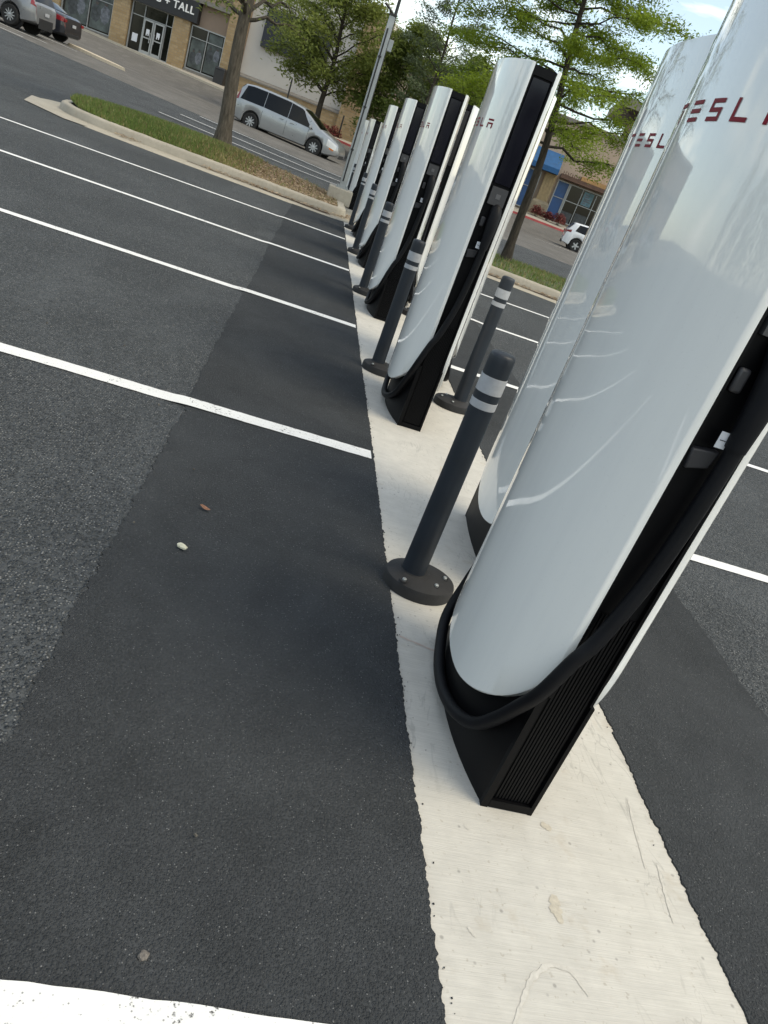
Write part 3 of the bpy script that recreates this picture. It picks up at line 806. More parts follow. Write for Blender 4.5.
def text_mesh(fr, body, r, f, z, size, mat, name, parent, thick=.03, bold=.012, align='LEFT'):
    cu = bpy.data.curves.new('t', 'FONT'); cu.body = body; cu.size = size; cu.extrude = thick; cu.offset = bold; cu.align_x = align; cu.space_character = 1.08
    to = bpy.data.objects.new('t', cu); COL.objects.link(to)
    dg = bpy.context.evaluated_depsgraph_get(); me = bpy.data.meshes.new_from_object(to.evaluated_get(dg))
    bpy.data.objects.remove(to); bpy.data.curves.remove(cu)
    me.name = name; me.materials.clear(); me.materials.append(mat)
    o = bpy.data.objects.new(name, me); COL.objects.link(o); o.parent = parent
    o.rotation_euler = (PI/2, 0, 0); o.location = (r-fr.r, f-fr.f, z-fr.z); return o

# --- left shop (stone piers, black sign)
LS = Fr('shop_building', 'tan shop building with stone piers, glass doors and a black sign board', 'shop', -27, 57, 1.42)
m = LS.mb(); m.b(-46, -20.3, 57.2, 72, .2, 8.6); m.build('wall', M_STUC_TAN, LS.o, smooth_deg=20)
for a, b, f0, zt in ((-34.7, -33.5, 56.85, 8.2), (-29.68, -28.52, 56.85, 8.25), (-25.36, -24.2, 56.85, 8.21), (-21.62, -20.35, 56.83, 8.9)):
    m = LS.mb(); m.b(a, b, f0, 57.198, .3, 4.36 if zt < 8.5 else 8.9); m.build('stone_pier', M_STONE, LS.o, smooth_deg=20)
w1 = window(LS, -33.40, -29.78, 1.72, 4.30, (-31.45,), (3.62,)); poster(LS, w1, -31.35, -29.9, 1.85, 4.2, 3); poster(LS, w1, -33.2, -31.55, 1.85, 4.2, 6)
w2 = window(LS, -24.10, -21.72, 1.62, 4.24, (-22.93,), (3.56,)); poster(LS, w2, -24.0, -23.03, 1.75, 3.5, 11); poster(LS, w2, -22.85, -21.85, 1.75, 4.15, 14)
for q in ((-33.45, -29.72, 1.665), (-24.18, -21.65, 1.565)):
    m = LS.mb(); m.b(q[0], q[1], 56.95, 57.199, 1.2, q[2]); m.build('sill', M_CAP, LS.o, smooth_deg=20)
we = window(LS, -28.42, -25.44, 1.46, 4.36, (-27.5, -25.92), (3.62,))
for k, (a, b) in enumerate(((-27.45, -26.73), (-26.69, -25.97))):
    m = LS.mb()
    m.b(a, a+.09, 57.0, 57.10, 1.46, 3.57); m.b(b-.09, b, 57.0, 57.10, 1.46, 3.57)
    m.b(a+.091, b-.091, 57.0, 57.10, 1.46, 1.66); m.b(a+.091, b-.091, 57.0, 57.10, 3.46, 3.57); m.b(a+.091, b-.091, 57.0, 57.10, 2.42, 2.5)
    d = m.build('door', M_ALU, LS.o, smooth_deg=20)
    m = LS.mb(); m.b(a+.08, b-.08, 57.045, 57.07, 1.6, 3.5); m.build('pane', M_GLASS, d, smooth_deg=20)
    x = b-.14 if k == 0 else a+.14
    m = LS.mb(); m.b(x-.02, x+.02, 56.93, 56.96, 2.2, 2.85); m.b(x-.015, x+.015, 56.96, 57.0, 2.25, 2.29); m.b(x-.015, x+.015, 56.96, 57.0, 2.76, 2.8); m.build('handle', M_ALU, d, smooth_deg=20)
    c = (a+b)/2
    m = LS.mb(); m.b(c-.12, c+.12, 57.035, 57.044, 2.72, 3.0); m.b(c-.12, c-.05, 57.035, 57.044, 2.6, 2.719); m.b(c+.02, c+.10, 57.035, 57.044, 2.62, 2.719); m.build('door_sticker', M_STICKER, d, smooth_deg=0)
m = LS.mb(); m.b(-28.2, -27.8, 57.125, 57.138, 2.0, 2.5); m.build('notice', M_STICKER, we, smooth_deg=0)
sgb = LS.mb(); sgb.b(-31.6, -23.72, 56.7, 57.198, 4.365, 5.6); sb = sgb.build('sign_board', M_SIGNBLK, LS.o, smooth_deg=20)
text_mesh(LS, 'BIG + TALL', -24.02, 56.69, 4.80, .64, M_SIGNWHT, 'sign_lettering', sb, align='RIGHT')
m = LS.mb(); m.b(-46, -21.63, 56.72, 57.196, 5.61, 5.86); m.b(-46, -21.63, 56.9, 57.195, 8.2, 8.55); m.build('cornice', M_CAP, LS.o, smooth_deg=20)

# --- white walled shop next door
WS = Fr('shop_building', 'off white stucco shop wall over a low stone base with a dark navy panel', 'shop', -16.3, 57, 1.1)
m = WS.mb(); m.b(-20.298, -11.4, 57.25, 72, .2, 9.0); m.build('wall', M_STUC_WHITE, WS.o, smooth_deg=20)
m = WS.mb(); m.b(-20.29, -12.82, 57.0, 57.249, .3, 2.32); m.build('stone_base', M_STONE, WS.o, smooth_deg=20)
m = WS.mb(); m.rings([[(a-WS.r, b-WS.f, c-WS.z) for b, c in ((56.93, 2.322), (56.93, 2.42), (57.248, 2.58), (57.248, 2.322))] for a in (-20.29, -12.82)]); m.build('ledge', M_CAP, WS.o, smooth_deg=20)
m = WS.mb(); m.b(-19.25, -14.6, 56.95, 57.249, 4.5, 6.9); m.build('navy_panel', M_NAVY, WS.o, bevel=.02)
m = WS.mb(); m.b(-12.80, -11.42, 56.85, 57.249, .3, 8.7); m.build('stone_pier', M_STONE, WS.o, smooth_deg=20)

# --- beige middle building, mostly behind trees
BM = Fr('shop_building', 'beige stucco building glimpsed between the tree crowns', 'shop', -5, 57.2, .9)
m = BM.mb(); m.b(-11.398, -.4, 57.5, 72, 0, 7.4); m.build('wall', M_STUC_BEIGE, BM.o, smooth_deg=20)
m = BM.mb(); m.b(-11.39, -.4, 57.3, 57.499, .2, 2.3); m.build('stone_base', M_STONE, BM.o, smooth_deg=20)
m = BM.mb(); m.b(-11.39, -.4, 57.22, 57.498, 7.0, 7.3); m.build('cornice', M_CAP, BM.o, smooth_deg=20)
m = BM.mb(); m.b(-11.38, -.4, 57.24, 57.498, 2.31, 2.5); m.build('ledge', M_CAP, BM.o, smooth_deg=20)

# --- right shop (blue film windows, awning)
RS = Fr('shop_building', 'beige shop with a blue awning, blue window panels and dark glass behind the white hatchback', 'shop', 4, 57, .93)
m = RS.mb(); m.b(-.398, 16, 57.2, 72, 0, 7.2); m.build('wall', M_STUC_BEIGE, RS.o, smooth_deg=20)
m = RS.mb(); m.rings([[(a-RS.r, b-RS.f, c-RS.z) for a, b in ((1.78, 56.5), (2.98, 56.5), (2.98, 57.198), (1.78, 57.198))] if c < 1.7 else [(a-RS.r, b-RS.f, c-RS.z) for a, b in ((1.88, 56.6), (2.88, 56.6), (2.88, 57.198), (1.88, 57.198))] for c in (.5, 1.69, 1.86)]); pb = m.build('pier_base', M_STONE2, RS.o, smooth_deg=20)
m = RS.mb(); m.b(2.0, 2.78, 56.72, 57.197, 1.862, 3.62)
for k in range(4): m.b(2.06+.19*k, 2.14+.19*k, 56.69, 56.7195, 1.95, 3.55)
m.build('column', plain('column_tan', (.36,.27,.15), .85, vary=.15), RS.o, smooth_deg=20)
window(RS, -.3, 1.72, 1.05, 3.5, (.75,), (2.42,), pane_mat=M_BLUE)
window(RS, 3.02, 3.83, 1.05, 3.46, (), (2.42,), pane_mat=M_BLUE)
wd = window(RS, 3.93, 12.4, 1.05, 3.46, (4.85, 5.85, 6.9, 8, 9.1, 10.2, 11.3), (2.42,))
m = RS.mb(); m.b(5.0, 5.68, 57.12, 57.135, 2.5, 3.36)
for k in range(5): m.b(5.1, 5.1+.1*(2+k*7 % 4), 57.113, 57.119, 2.6+.14*k, 2.68+.14*k, 1)
m.build('poster', [M_TEAL, M_SHIRT], wd, smooth_deg=0)
m = RS.mb(); m.b(3.98, 4.75, 57.125, 57.137, 1.1, 1.75); m.b(4.95, 5.8, 57.125, 57.137, 1.1, 1.9); m.build('display', M_POSTER_D, wd, smooth_deg=0)
m = RS.mb(); m.rings([[(a-RS.r, b-RS.f, c-RS.z) for b, c in ((57.198, 4.95), (57.0, 4.95), (55.9, 3.98), (55.9, 3.66), (57.198, 3.66))] for a in (.1, 2.75)])
m.build('awning', M_AWN, RS.o, smooth_deg=20)
m = RS.mb(); m.b(2.98, 12.6, 56.1, 57.197, 3.6, 3.8); m.b(2.99, 12.59, 56.15, 57.19, 3.801, 3.86); cp = m.build('canopy', M_BROWN, RS.o, smooth_deg=20)
m = RS.mb(); m.b(4.35, 12.58, 56.16, 57.19, 3.862, 4.12); m.build('canopy_band', M_ORANGE, RS.o, smooth_deg=20)
m = RS.mb(); m.b(-.39, 16, 57.02, 57.198, 6.9, 7.15); m.build('cornice', M_CAP, RS.o, smooth_deg=20)
# small dark letters standing on the canopy edge (too small in the photo to read: plain upright strokes)
m = RS.mb()
for k in range(8):
    r = 3.06+.155*k
    m.b(r, r+.035, 56.17, 56.2, 3.862, 4.06)
    m.b(r+.036, r+.10, 56.17, 56.2, 4.02 if k % 2 else 3.94, 4.06 if k % 2 else 3.98)
    if k % 3: m.b(r+.036, r+.10, 56.17, 56.2, 3.862, 3.9)
m.build('sign_lettering', M_BROWN, cp, smooth_deg=0)
# tower with a wide flat roof
TW = Fr('roof_tower', 'grey flat roofed tower peeking over the beige shop', 'tower', 8.6, 62, 7.2)
m = TW.mb(); m.b(6.6, 11.5, 60.5, 66, .8, 8.75); m.build('tower_wall', plain('tower_red_brown', (.22,.13,.11), .85), TW.o, smooth_deg=20)
m = TW.mb(); m.b(5.1, 13, 59, 67.5, 9.15, 9.7); m.build('roof', M_CAP, TW.o, smooth_deg=20)
m = TW.mb(); m.rings([[(a-TW.r, b-TW.f, 9.148-TW.z) for a, b in ((5.2, 59.1), (12.9, 59.1), (12.9, 67.4), (5.2, 67.4))], [(a-TW.r, b-TW.f, 8.752-TW.z) for a, b in ((6.5, 60.4), (11.6, 60.4), (11.6, 66.1), (6.5, 66.1))]]); m.build('soffit', M_DARKMETAL, TW.o, smooth_deg=20)

# --- walk in front of the shops, kerb, red paint
def zwalk(r):
    if r < -20: return 1.43
    if r < -12: return 1.43-(r+20)/8*.46
    return max(.93, .97-(r+12)*.003)
m = MB(); rs = frange(-46, 22, 1); A = []; B = []; C0 = []; D = []
for r in rs:
    x, y = rfxy(r, 53.2); zt = terr(x, y)
    A.append((x, y, zt-.05)); x1, y1 = rfxy(r, 53.22); B.append((x1, y1, zt+.15))
    x2, y2 = rfxy(r, 53.37); C0.append((x2, y2, zt+.155))
    x3, y3 = rfxy(r, 57.6); D.append((x3, y3, zwalk(r)))
A, B, C0, D = m.pts(A), m.pts(B), m.pts(C0), m.pts(D)
for i in range(len(rs)-1):
    red = (rs[i] > -15 and rs[i] < -7) or (rs[i] > -1 and rs[i] < 5)
    for P, Q, mi in ((A, B, 1 if red else 0), (B, C0, 1 if red else 0), (C0, D, 2)):
        m.face([P[i], P[i+1], Q[i+1], Q[i]], mi)
structure(m.build('pavement', [M_CURB, M_REDPAINT, M_WALK], fix=False, smooth_deg=20))
# pale island nose by the parked cars
m = MB(); P = [(-21.4, 37.4), (-19.2, 36.4), (-17.9, 36.2), (-18.6, 36.9), (-21.2, 38.1)]
R = []
for dz, s in ((.02, 1.0), (.14, .97), (.15, .9)):
    cxr = sum(p[0] for p in P)/5; cyf = sum(p[1] for p in P)/5; ring = []
    for r, f in P:
        x, y = rfxy(cxr+(r-cxr)*s, cyf+(f-cyf)*s); ring.append((x, y, terr(x, y)+dz))
    R.append(ring)
m.rings(R); structure(m.build('traffic_island', plain('pale_kerb', (.55,.47,.35), .9, vary=.1)))

# --- bin, sign posts, shrubs
BN = Fr('litter_bin', 'black litter bin standing against the stone pier right of the shop window', 'bin', -21.25, 56.35, 1.35)
m = BN.mb(); m.box(-.36, .36, -.3, .3, 0, .92); m.build('bin_body', M_DARKMETAL, BN.o, bevel=.03)
m = BN.mb(); m.rings([[(-.38, -.32, .921), (.38, -.32, .921), (.38, .32, .921), (-.38, .32, .921)], [(-.3, -.24, 1.05), (.3, -.24, 1.05), (.3, .24, 1.05), (-.3, .24, 1.05)]]); m.build('lid', M_DARKMETAL, BN.o, bevel=.02)
for r, f, z0, zt, lb in ((-16.15, 55.6, .95, 3.3, 'slim dark sign post above the silver minivan roof'), (-12.1, 55.5, .72, 2.36, 'short slim dark sign post beside the red shrubs')):
    S_ = Fr('sign_post', lb, 'post', r, f, z0)
    m = S_.mb(); m.box(-.045, .045, -.045, .045, 0, zt-z0); m.build('shaft', M_DARKMETAL, S_.o, bevel=.01)
    m = S_.mb(); m.box(-.06, .06, -.06, .06, -.02, .06); m.build('foot_collar', M_DARKMETAL, S_.o)
M_REDLEAF = mk_leafmat('red_shrub_leaves', (.06,.012,.012), (.22,.06,.055), .25)
def shrub(r, f, z, rad, h, label, seed, n=900):
    S_ = Fr('shrub', label, 'shrub', r, f, z, 'red leaved shrubs along the shop fronts'); rnd = random.Random(seed); m = MB()
    for _ in range(n):
        a, u, q = rnd.uniform(0, 6.28), rnd.uniform(-.2, 1), rnd.random()**.4
        c = math.sqrt(max(0, 1-u*u)); k = 1+.25*math.sin(a*3+seed)
        p = Vector((rad*q*c*k*math.cos(a), rad*q*c*k*math.sin(a), h*(.25+.7*q*max(u, -.2))))
        s = rnd.uniform(.035, .07); M = Matrix.Translation(p) @ Matrix.Rotation(rnd.uniform(0, 6.3), 4, 'Z') @ Matrix.Rotation(rnd.uniform(-1.2, 1.2), 4, 'X')
        m.poly([M @ Vector(v) for v in ((-s, 0, 0), (0, -s*.6, 0), (s, 0, 0), (0, s*.6, 0))])
    m.build('foliage', M_REDLEAF, S_.o, fix=False, smooth_deg=0)
    m = MB()
    for k in range(5):
        a = k*1.3+seed; m.tube([(0, 0, -.1), (.5*rad*math.cos(a), .5*rad*math.sin(a), h*.6)], .015, 5)
    m.build('stems', M_BARK_, S_.o)
def mk_bark(name, c1, c2):
    t = NT(name); v = t.pos((1, 1, .16), obj=True); n = t.noise(v, 26, 5, .7); n2 = t.noise(t.pos(obj=True), 3, 3)
    col = t.mix(t.ramp(n, [(.32, 0), (.65, 1)]), c1, c2); col = t.mix(t.math('MULTIPLY', n2, .4), col, tuple(x*.6 for x in c2))
    return t.set(color=col, rough=.95, normal=t.bump(n, 1.0, .03), spec=.2)
M_BARK_ = mk_bark('bark', (.035,.03,.024), (.16,.135,.105))
M_BARKD = mk_bark('bark_dark', (.022,.018,.014), (.085,.07,.055))
for i, (r, f, z, rad, h, lb) in enumerate(((2.35, 55.6, .84, .5, .75, 'red leaved shrub nearest the stone pier of the blue awning shop'), (3.15, 55.4, .84, .42, .6, 'low reddish shrub between two others under the blue window'), (3.95, 55.2, .82, .55, .8, 'red leaved shrub closest to the white hatchback'),
        (-13.2, 55.6, .82, .55, .7, 'dark red shrub just beyond the silver minivan bonnet'), (-12.4, 55.4, .75, .5, .9, 'dark red shrub at the foot of the short sign post'))):
    shrub(r, f, z, rad, h, lb, i+3)

# ------------------------------------------------------------------ cars
def interp(T, x):
    if x <= T[0][0]: return T[0][1]
    for (a, b), (c, d) in zip(T, T[1:]):
        if x <= c: return b+(d-b)*(x-a)/(c-a) if c > a else d
    return T[-1][1]
def carpaint(name, c, metal=.0, rough=.28):
    return plain(name, c, rough, metal=metal, coat=.8, vary=.05, scale=3)
M_TYRE = plain('tyre', (.012,.012,.012), .85, vary=.3); M_RIM = plain('alloy_rim', (.42,.43,.44), .35, metal=.6, vary=.1); M_RIMD = plain('dark_alloy_rim', (.10,.10,.105), .35, metal=.5)
M_CGLASS = plain('tinted_car_glass', (.003,.0035,.004), .07, vary=.2, spec=.28)
M_TAIL = plain('red_tail_lamp', (.20,.007,.012), .25, coat=.4); M_HEADL = plain('headlamp_lens', (.55,.56,.56), .15, coat=.8); M_AMBER = plain('amber_lens', (.5,.14,.02), .25)
M_TRIM = plain('black_trim', (.013,.013,.014), .6); M_PLATE = plain('plate_white', (.34,.35,.37), .5)
def car(name, label, r, f, heading, sp, z=None, tilt=0, cat='car'):
    x, y = rfxy(r, f); L, W = sp['L'], sp['W']
    # the thing's origin lies under the middle of the car
    rot = -YAW + (0 if heading > 0 else PI)
    o = thing(name, label, cat, (x, y, terr(x, y)+.03 if z is None else z), rot)
    o.rotation_euler = (0, tilt, rot)
    top, belt, R_ = sp['top'], sp['belt'], sp['R']; ax = (sp['xr'], sp['xf']); RA = R_+.055
    def half(u):
        e = min(u, L-u); k = 1-.20*max(0, 1-e/.75)**2.2 - .05*max(0, 1-e/.18)
        return W/2*k
    def zlow(u):
        z_ = sp.get('sill', .22) + .10*max(0, 1-min(u, L-u)/.55)
        for a in ax:
            if abs(u-a) < RA: z_ = max(z_, R_+math.sqrt(RA*RA-(u-a)**2))
        return z_
    def sec(u):
        w = half(u); zt = interp(top, u); zb = min(interp(belt, u), zt-.03); zl = min(zlow(u), zb-.04)
        tum = sp.get('tumble', .36); wr = w*.985-tum*max(0, zt-.06-zb)
        return [(0, zl), (w*.86, zl), (w*.97, zl+.05), (w, zl+.45*(zb-zl)), (w*.985, zb), (wr, max(zb+.005, zt-.05)), (wr-.09, zt-.005), (wr*.5, zt+.012), (0, zt+.018)]
    us = sorted(set([i*L/110 for i in range(111)] + [a+s*RA*k for a in ax for s in (-1, 1) for k in (.999, .98, .94, .85, .7)]))
    us = [u for u in us if 0 <= u <= L]
    m = MB(); R = []
    for u in us:
        s = sec(u); xx = u-L/2
        R.append([(xx, y_, z_) for y_, z_ in s] + [(xx, -y_, z_) for y_, z_ in reversed(s[1:-1])])
    m.rings(R); body = m.build('body', sp['paint'], o, smooth_deg=32)
    # black wheel wells
    for a in ax:
        for sd in (-1, 1):
            m = MB(); m.lathe([(RA+.03, -.10), (RA+.03, 0.0)], 26, M=Matrix.Translation((a-L/2, sd*(W/2-.22), R_)) @ Matrix.Rotation(-sd*PI/2, 4, 'X'), cap=True)
            m.build('wheel_well', M_TRIM, o)
    # lower trim
    if sp.get('clad'):
        for sd in (-1, 1):
            m = MB(); m.box(ax[0]+RA-L/2+.03, ax[1]-RA-L/2-.03, min(sd*W*.44, sd*(W/2+.006)), max(sd*W*.44, sd*(W/2+.006)), sp.get('sill', .22)-.02, sp.get('sill', .22)+.16); m.build('side_cladding', M_TRIM, o)
    # windows
    def side_pane(u0b, u1b, u0t, u1t, sd, v0=.03, v1=.97):
        m = MB()
        def fn(i, j):
            v = v0+(v1-v0)*j; u = (u0b+(u0t-u0b)*j)*(1-i)+(u1b+(u1t-u1b)*j)*i
            s = sec(u); (ya, za), (yb, zb_) = s[4], s[5]
            return (u-L/2, sd*(ya+(yb-ya)*v+.005), za+(zb_-za)*v)
        m.grid(fn, 14, 4); return m.build('side_window', M_CGLASS, o, smooth_deg=60)
    for sd in (-1, 1):
        for q in sp['panes']: side_pane(*q, sd)
    for nm, (u0, u1) in (('windscreen', sp['ws']), ('rear_window', sp['rw'])):
        if u0 is None: continue
        m = MB()
        def fn2(i, j):
            u = u0+(u1-u0)*i; s = sec(u); wr = s[5][0]-.07; k = (j-.5)*2
            zt = s[6][1]+(s[8][1]-s[6][1])*(1-k*k)
            n_ = -1 if nm == 'rear_window' else 1
            return (u-L/2+.006*n_, k*wr, zt+.008)
        m.grid(fn2, 8, 8); m.build(nm, M_CGLASS, o, smooth_deg=60)
    # wheels
    for a in ax:
        for sd in (-1, 1):
            M = Matrix.Translation((a-L/2, sd*(W/2-.10), R_)) @ Matrix.Rotation(-sd*PI/2, 4, 'X')
            m = MB(); m.lathe([(R_*.66, -.10), (R_*.93, -.105), (R_, -.07), (R_, .07), (R_*.93, .105), (R_*.66, .10)], 30, M=M, cap=False)
            w_ = m.build('wheel', M_TYRE, o)
            m = MB(); rr = R_*.66; m.lathe([(rr, .085), (rr, .104), (rr*.9, .1), (rr*.86, .06), (.001, .055)], 30, M=M, cap=False)
            ns = sp.get('spokes', 7)
            for k in range(ns):
                A_ = M @ Matrix.Rotation(2*PI*k/ns, 4, 'Z'); sw = sp.get('spw', .035)
                m.rings([[A_ @ Vector((.05, -sw, zq)) for zq in (.06, .098)] + [A_ @ Vector((.05, sw, zq)) for zq in (.098, .06)], [A_ @ Vector((rr*.92, -sw*.8, zq)) for zq in (.06, .1)] + [A_ @ Vector((rr*.92, sw*.8, zq)) for zq in (.1, .06)]], 1)
            m.lathe([(.06, .06), (.06, .104), (.03, .11), (.001, .111)], 14, 1, M=M)
            m.build('rim', [M_TRIM, sp.get('rim', M_RIM)], w_)
    # lamps hugging the body
    def patch(nm, u0, u1, k0, k1, mat, sd, par=o, lift=.007):
        m = MB()
        def fn(i, j):
            u = u0+(u1-u0)*i; s = sec(u); q = k0+(k1-k0)*j; i0 = min(len(s)-2, int(q)); fr = q-i0
            ya, za = s[i0]; yb, zb_ = s[i0+1]
            return (u-L/2, sd*(ya+(yb-ya)*fr+lift), za+(zb_-za)*fr+(.003 if q > 4 else 0))
        m.grid(fn, 8, 6); return m.build(nm, mat, par, smooth_deg=60)
    for sd in (-1, 1):
        for (nm, u0, u1, k0, k1, mat) in sp['patches']: patch(nm, u0, u1, k0, k1, mat, sd)
        for (nm, xx, y0, y1, z0, z1, mat) in sp['ends']:
            e = .012
            xa = -L/2-e if xx < 0 else L/2-.03
            m = MB(); m.box(xa, xa+.03+e, min(sd*y0, sd*y1), max(sd*y0, sd*y1), z0, z1); m.build(nm, mat, o, bevel=.008)
        m = MB(); xm = sp['mirror']; s = sec(xm); yb_ = s[4][0]; zz = s[4][1]+.07
        m.lathe([(.001, -.1), (.07, -.08), (.10, 0), (.075, .07), (.001, .09)], 12, M=Matrix.Translation((xm-L/2, sd*(yb_+.10), zz)) @ Matrix.Rotation(PI/2, 4, 'X') @ Matrix.Diagonal((.6, 1, 1, 1)))
        m.build('mirror', sp['paint'], o)
        for hx in sp['handles']:
            m = MB(); s = sec(hx); m.box(hx-L/2-.09, hx-L/2+.09, min(sd*(W/2-.02), sd*(W/2+.022)), max(sd*(W/2-.02), sd*(W/2+.022)), s[4][1]-.12, s[4][1]-.085); m.build('door_handle', sp['paint'], o, bevel=.008)
        for dx in sp['seams']:
            m = MB()   # slim dark door gap
            for k in range(10):
                zq0 = .36+k*.058; s = sec(dx)
                if zq0+.058 > s[4][1]-.01: break
                m.box(dx-L/2-.004, dx-L/2+.004, min(sd*(W/2-.015), sd*(W/2+.0015)), max(sd*(W/2-.015), sd*(W/2+.0015)), zq0, zq0+.058)
            m.build('door_seam', M_TRIM, o, smooth_deg=0)
    for q in ((-L/2-.012, -L/2+.02, .5), (L/2-.02, L/2+.01, .52)):
        m = MB(); m.box(q[0], q[1], -q[2], q[2], .25, .62 if sp.get('clad') else .40); m.build('bumper_trim', M_TRIM, o, bevel=.01)
    m = MB(); m.box(-L/2-.02, -L/2-.004, -.15, .15, sp['plate']-.06, sp['plate']+.06); m.build('number_plate', M_PLATE, o, bevel=.004)
    if sp.get('rails'):
        m = MB()
        for sd in (-1, 1):
            P = []
            for u in frange(sp['rails'][0], sp['rails'][1], .2):
                s = sec(u); P.append((u-L/2, sd*(s[6][0]+.02), s[6][1]+.03))
            m.tube(P, .016, 6)
        m.build('roof_rail', M_TRIM if sp.get('darkrail') else M_RIM, o)
    return o
van = dict(L=5.12, W=1.96, R=.345, xr=1.02, xf=4.02, sill=.22, paint=carpaint('silver_blue_paint', (.325,.335,.342), .5), tumble=.30,
  top=[(0, .55), (.03, .98), (.12, 1.1), (.28, 1.56), (.42, 1.71), (.8, 1.765), (1.6, 1.775), (2.5, 1.755), (3.1, 1.68), (3.55, 1.46), (4.1, 1.13), (4.35, 1.05), (4.75, .93), (4.98, .82), (5.08, .66), (5.12, .5)],
  belt=[(0, .95), (.3, 1.06), (1.5, 1.06), (3.6, .99), (4.2, .96), (5.12, .6)],
  panes=[(.34, 1.45, .52, 1.45), (1.47, 2.58, 1.47, 2.58), (2.60, 3.80, 2.60, 3.20)], ws=(3.18, 4.12), rw=(.13, .38),
  patches=[('tail_light', .02, .27, 4.0, 4.9, M_TAIL), ('headlight', 4.55, 4.98, 3.35, 4.6, M_HEADL), ('turn_light', 4.70, 4.9, 3.1, 3.35, M_AMBER)],
  ends=[], mirror=3.68, handles=(2.35, 2.85), seams=(1.45, 2.58, 3.62), plate=.9, spokes=9, spw=.028)
car('minivan', 'silver minivan crossing the lot behind the grass island and tree trunk', -10.15, 36.5, 1, van, z=.055, tilt=.018)
suv = dict(L=4.6, W=1.86, R=.365, xr=.98, xf=3.64, sill=.30, paint=carpaint('silver_grey_paint', (.21,.215,.225), .45), tumble=.36, clad=1,
  top=[(0, .55), (.03, 1.0), (.10, 1.12), (.35, 1.50), (.50, 1.62), (1.2, 1.69), (2.1, 1.68), (2.6, 1.58), (3.2, 1.15), (3.5, 1.06), (4.2, .98), (4.5, .82), (4.6, .55)],
  belt=[(0, 1.0), (.5, 1.12), (2.2, 1.04), (3.3, 1.0), (4.6, .6)],
  panes=[(.52, .95, .72, .98), (1.0, 1.85, 1.03, 1.85), (1.92, 2.95, 1.92, 2.58)], ws=(2.62, 3.18), rw=(.11, .42),
  patches=[('tail_light', .01, .22, 3.85, 4.3, M_TAIL), ('tail_light', .10, .30, 4.3, 5.2, M_TAIL), ('headlight', 4.1, 4.5, 3.5, 4.4, M_HEADL)],
  ends=[], mirror=2.98, handles=(1.25, 2.1), seams=(1.0, 1.9, 3.0), plate=.80, spokes=10, spw=.022, rails=(.7, 2.2), darkrail=1)
car('suv', 'silver grey sport utility car with red tail lamps, parked nearest in the upper corner', -22.35, 33.3, -1, suv)
sedan = dict(L=4.75, W=1.84, R=.33, xr=1.0, xf=3.75, sill=.2, paint=carpaint('black_blue_paint', (.010,.012,.018)), tumble=.42,
  top=[(0, .5), (.03, .95), (.15, 1.05), (.75, 1.10), (1.3, 1.36), (1.8, 1.45), (2.5, 1.43), (3.3, 1.05), (4.2, .92), (4.65, .76), (4.75, .5)],
  belt=[(0, .92), (.8, 1.0), (3.3, .93), (4.75, .6)],
  panes=[(1.0, 2.0, 1.35, 2.0), (2.06, 3.05, 2.06, 2.6)], ws=(2.55, 3.25), rw=(.78, 1.28),
  patches=[('tail_light', .01, .42, 3.55, 4.35, M_TAIL), ('headlight', 4.2, 4.65, 3.5, 4.4, M_HEADL)],
  ends=[('tail_light', -1, .62, .80, .78, .90, M_TAIL)], mirror=3.05, handles=(1.6, 2.4), seams=(1.1, 2.03, 3.0), plate=.72, spokes=7)
car('sedan', 'black sedan parked beyond the silver grey sport utility car', -23.5, 37.3, -1, sedan)
hatch = dict(L=4.26, W=1.79, R=.325, xr=.80, xf=3.43, sill=.2, paint=carpaint('white_paint', (.74,.75,.76)), tumble=.36,
  top=[(0, .5), (.03, .92), (.10, 1.05), (.30, 1.34), (.38, 1.42), (1.2, 1.47), (2.0, 1.45), (2.9, 1.05), (3.8, .93), (4.16, .78), (4.26, .5)],
  belt=[(0, .96), (.5, 1.0), (3.0, .92), (4.26, .6)],
  panes=[(.48, 1.30, .62, 1.30), (1.36, 2.65, 1.36, 2.1)], ws=(2.05, 2.86), rw=(.11, .31),
  patches=[('tail_light', .01, .30, 3.75, 4.15, M_TAIL), ('headlight', 3.75, 4.12, 3.5, 4.4, M_HEADL)],
  ends=[('tail_light', -1, .42, .72, .83, .95, M_TAIL)], mirror=2.6, handles=(1.6,), seams=(1.33, 2.6), plate=.55, spokes=5, spw=.042, rim=M_RIM)
car('hatchback', 'white hatchback driving past the shop with the blue awning', 3.75+2.13, 45.3, 1, hatch, z=-.08)

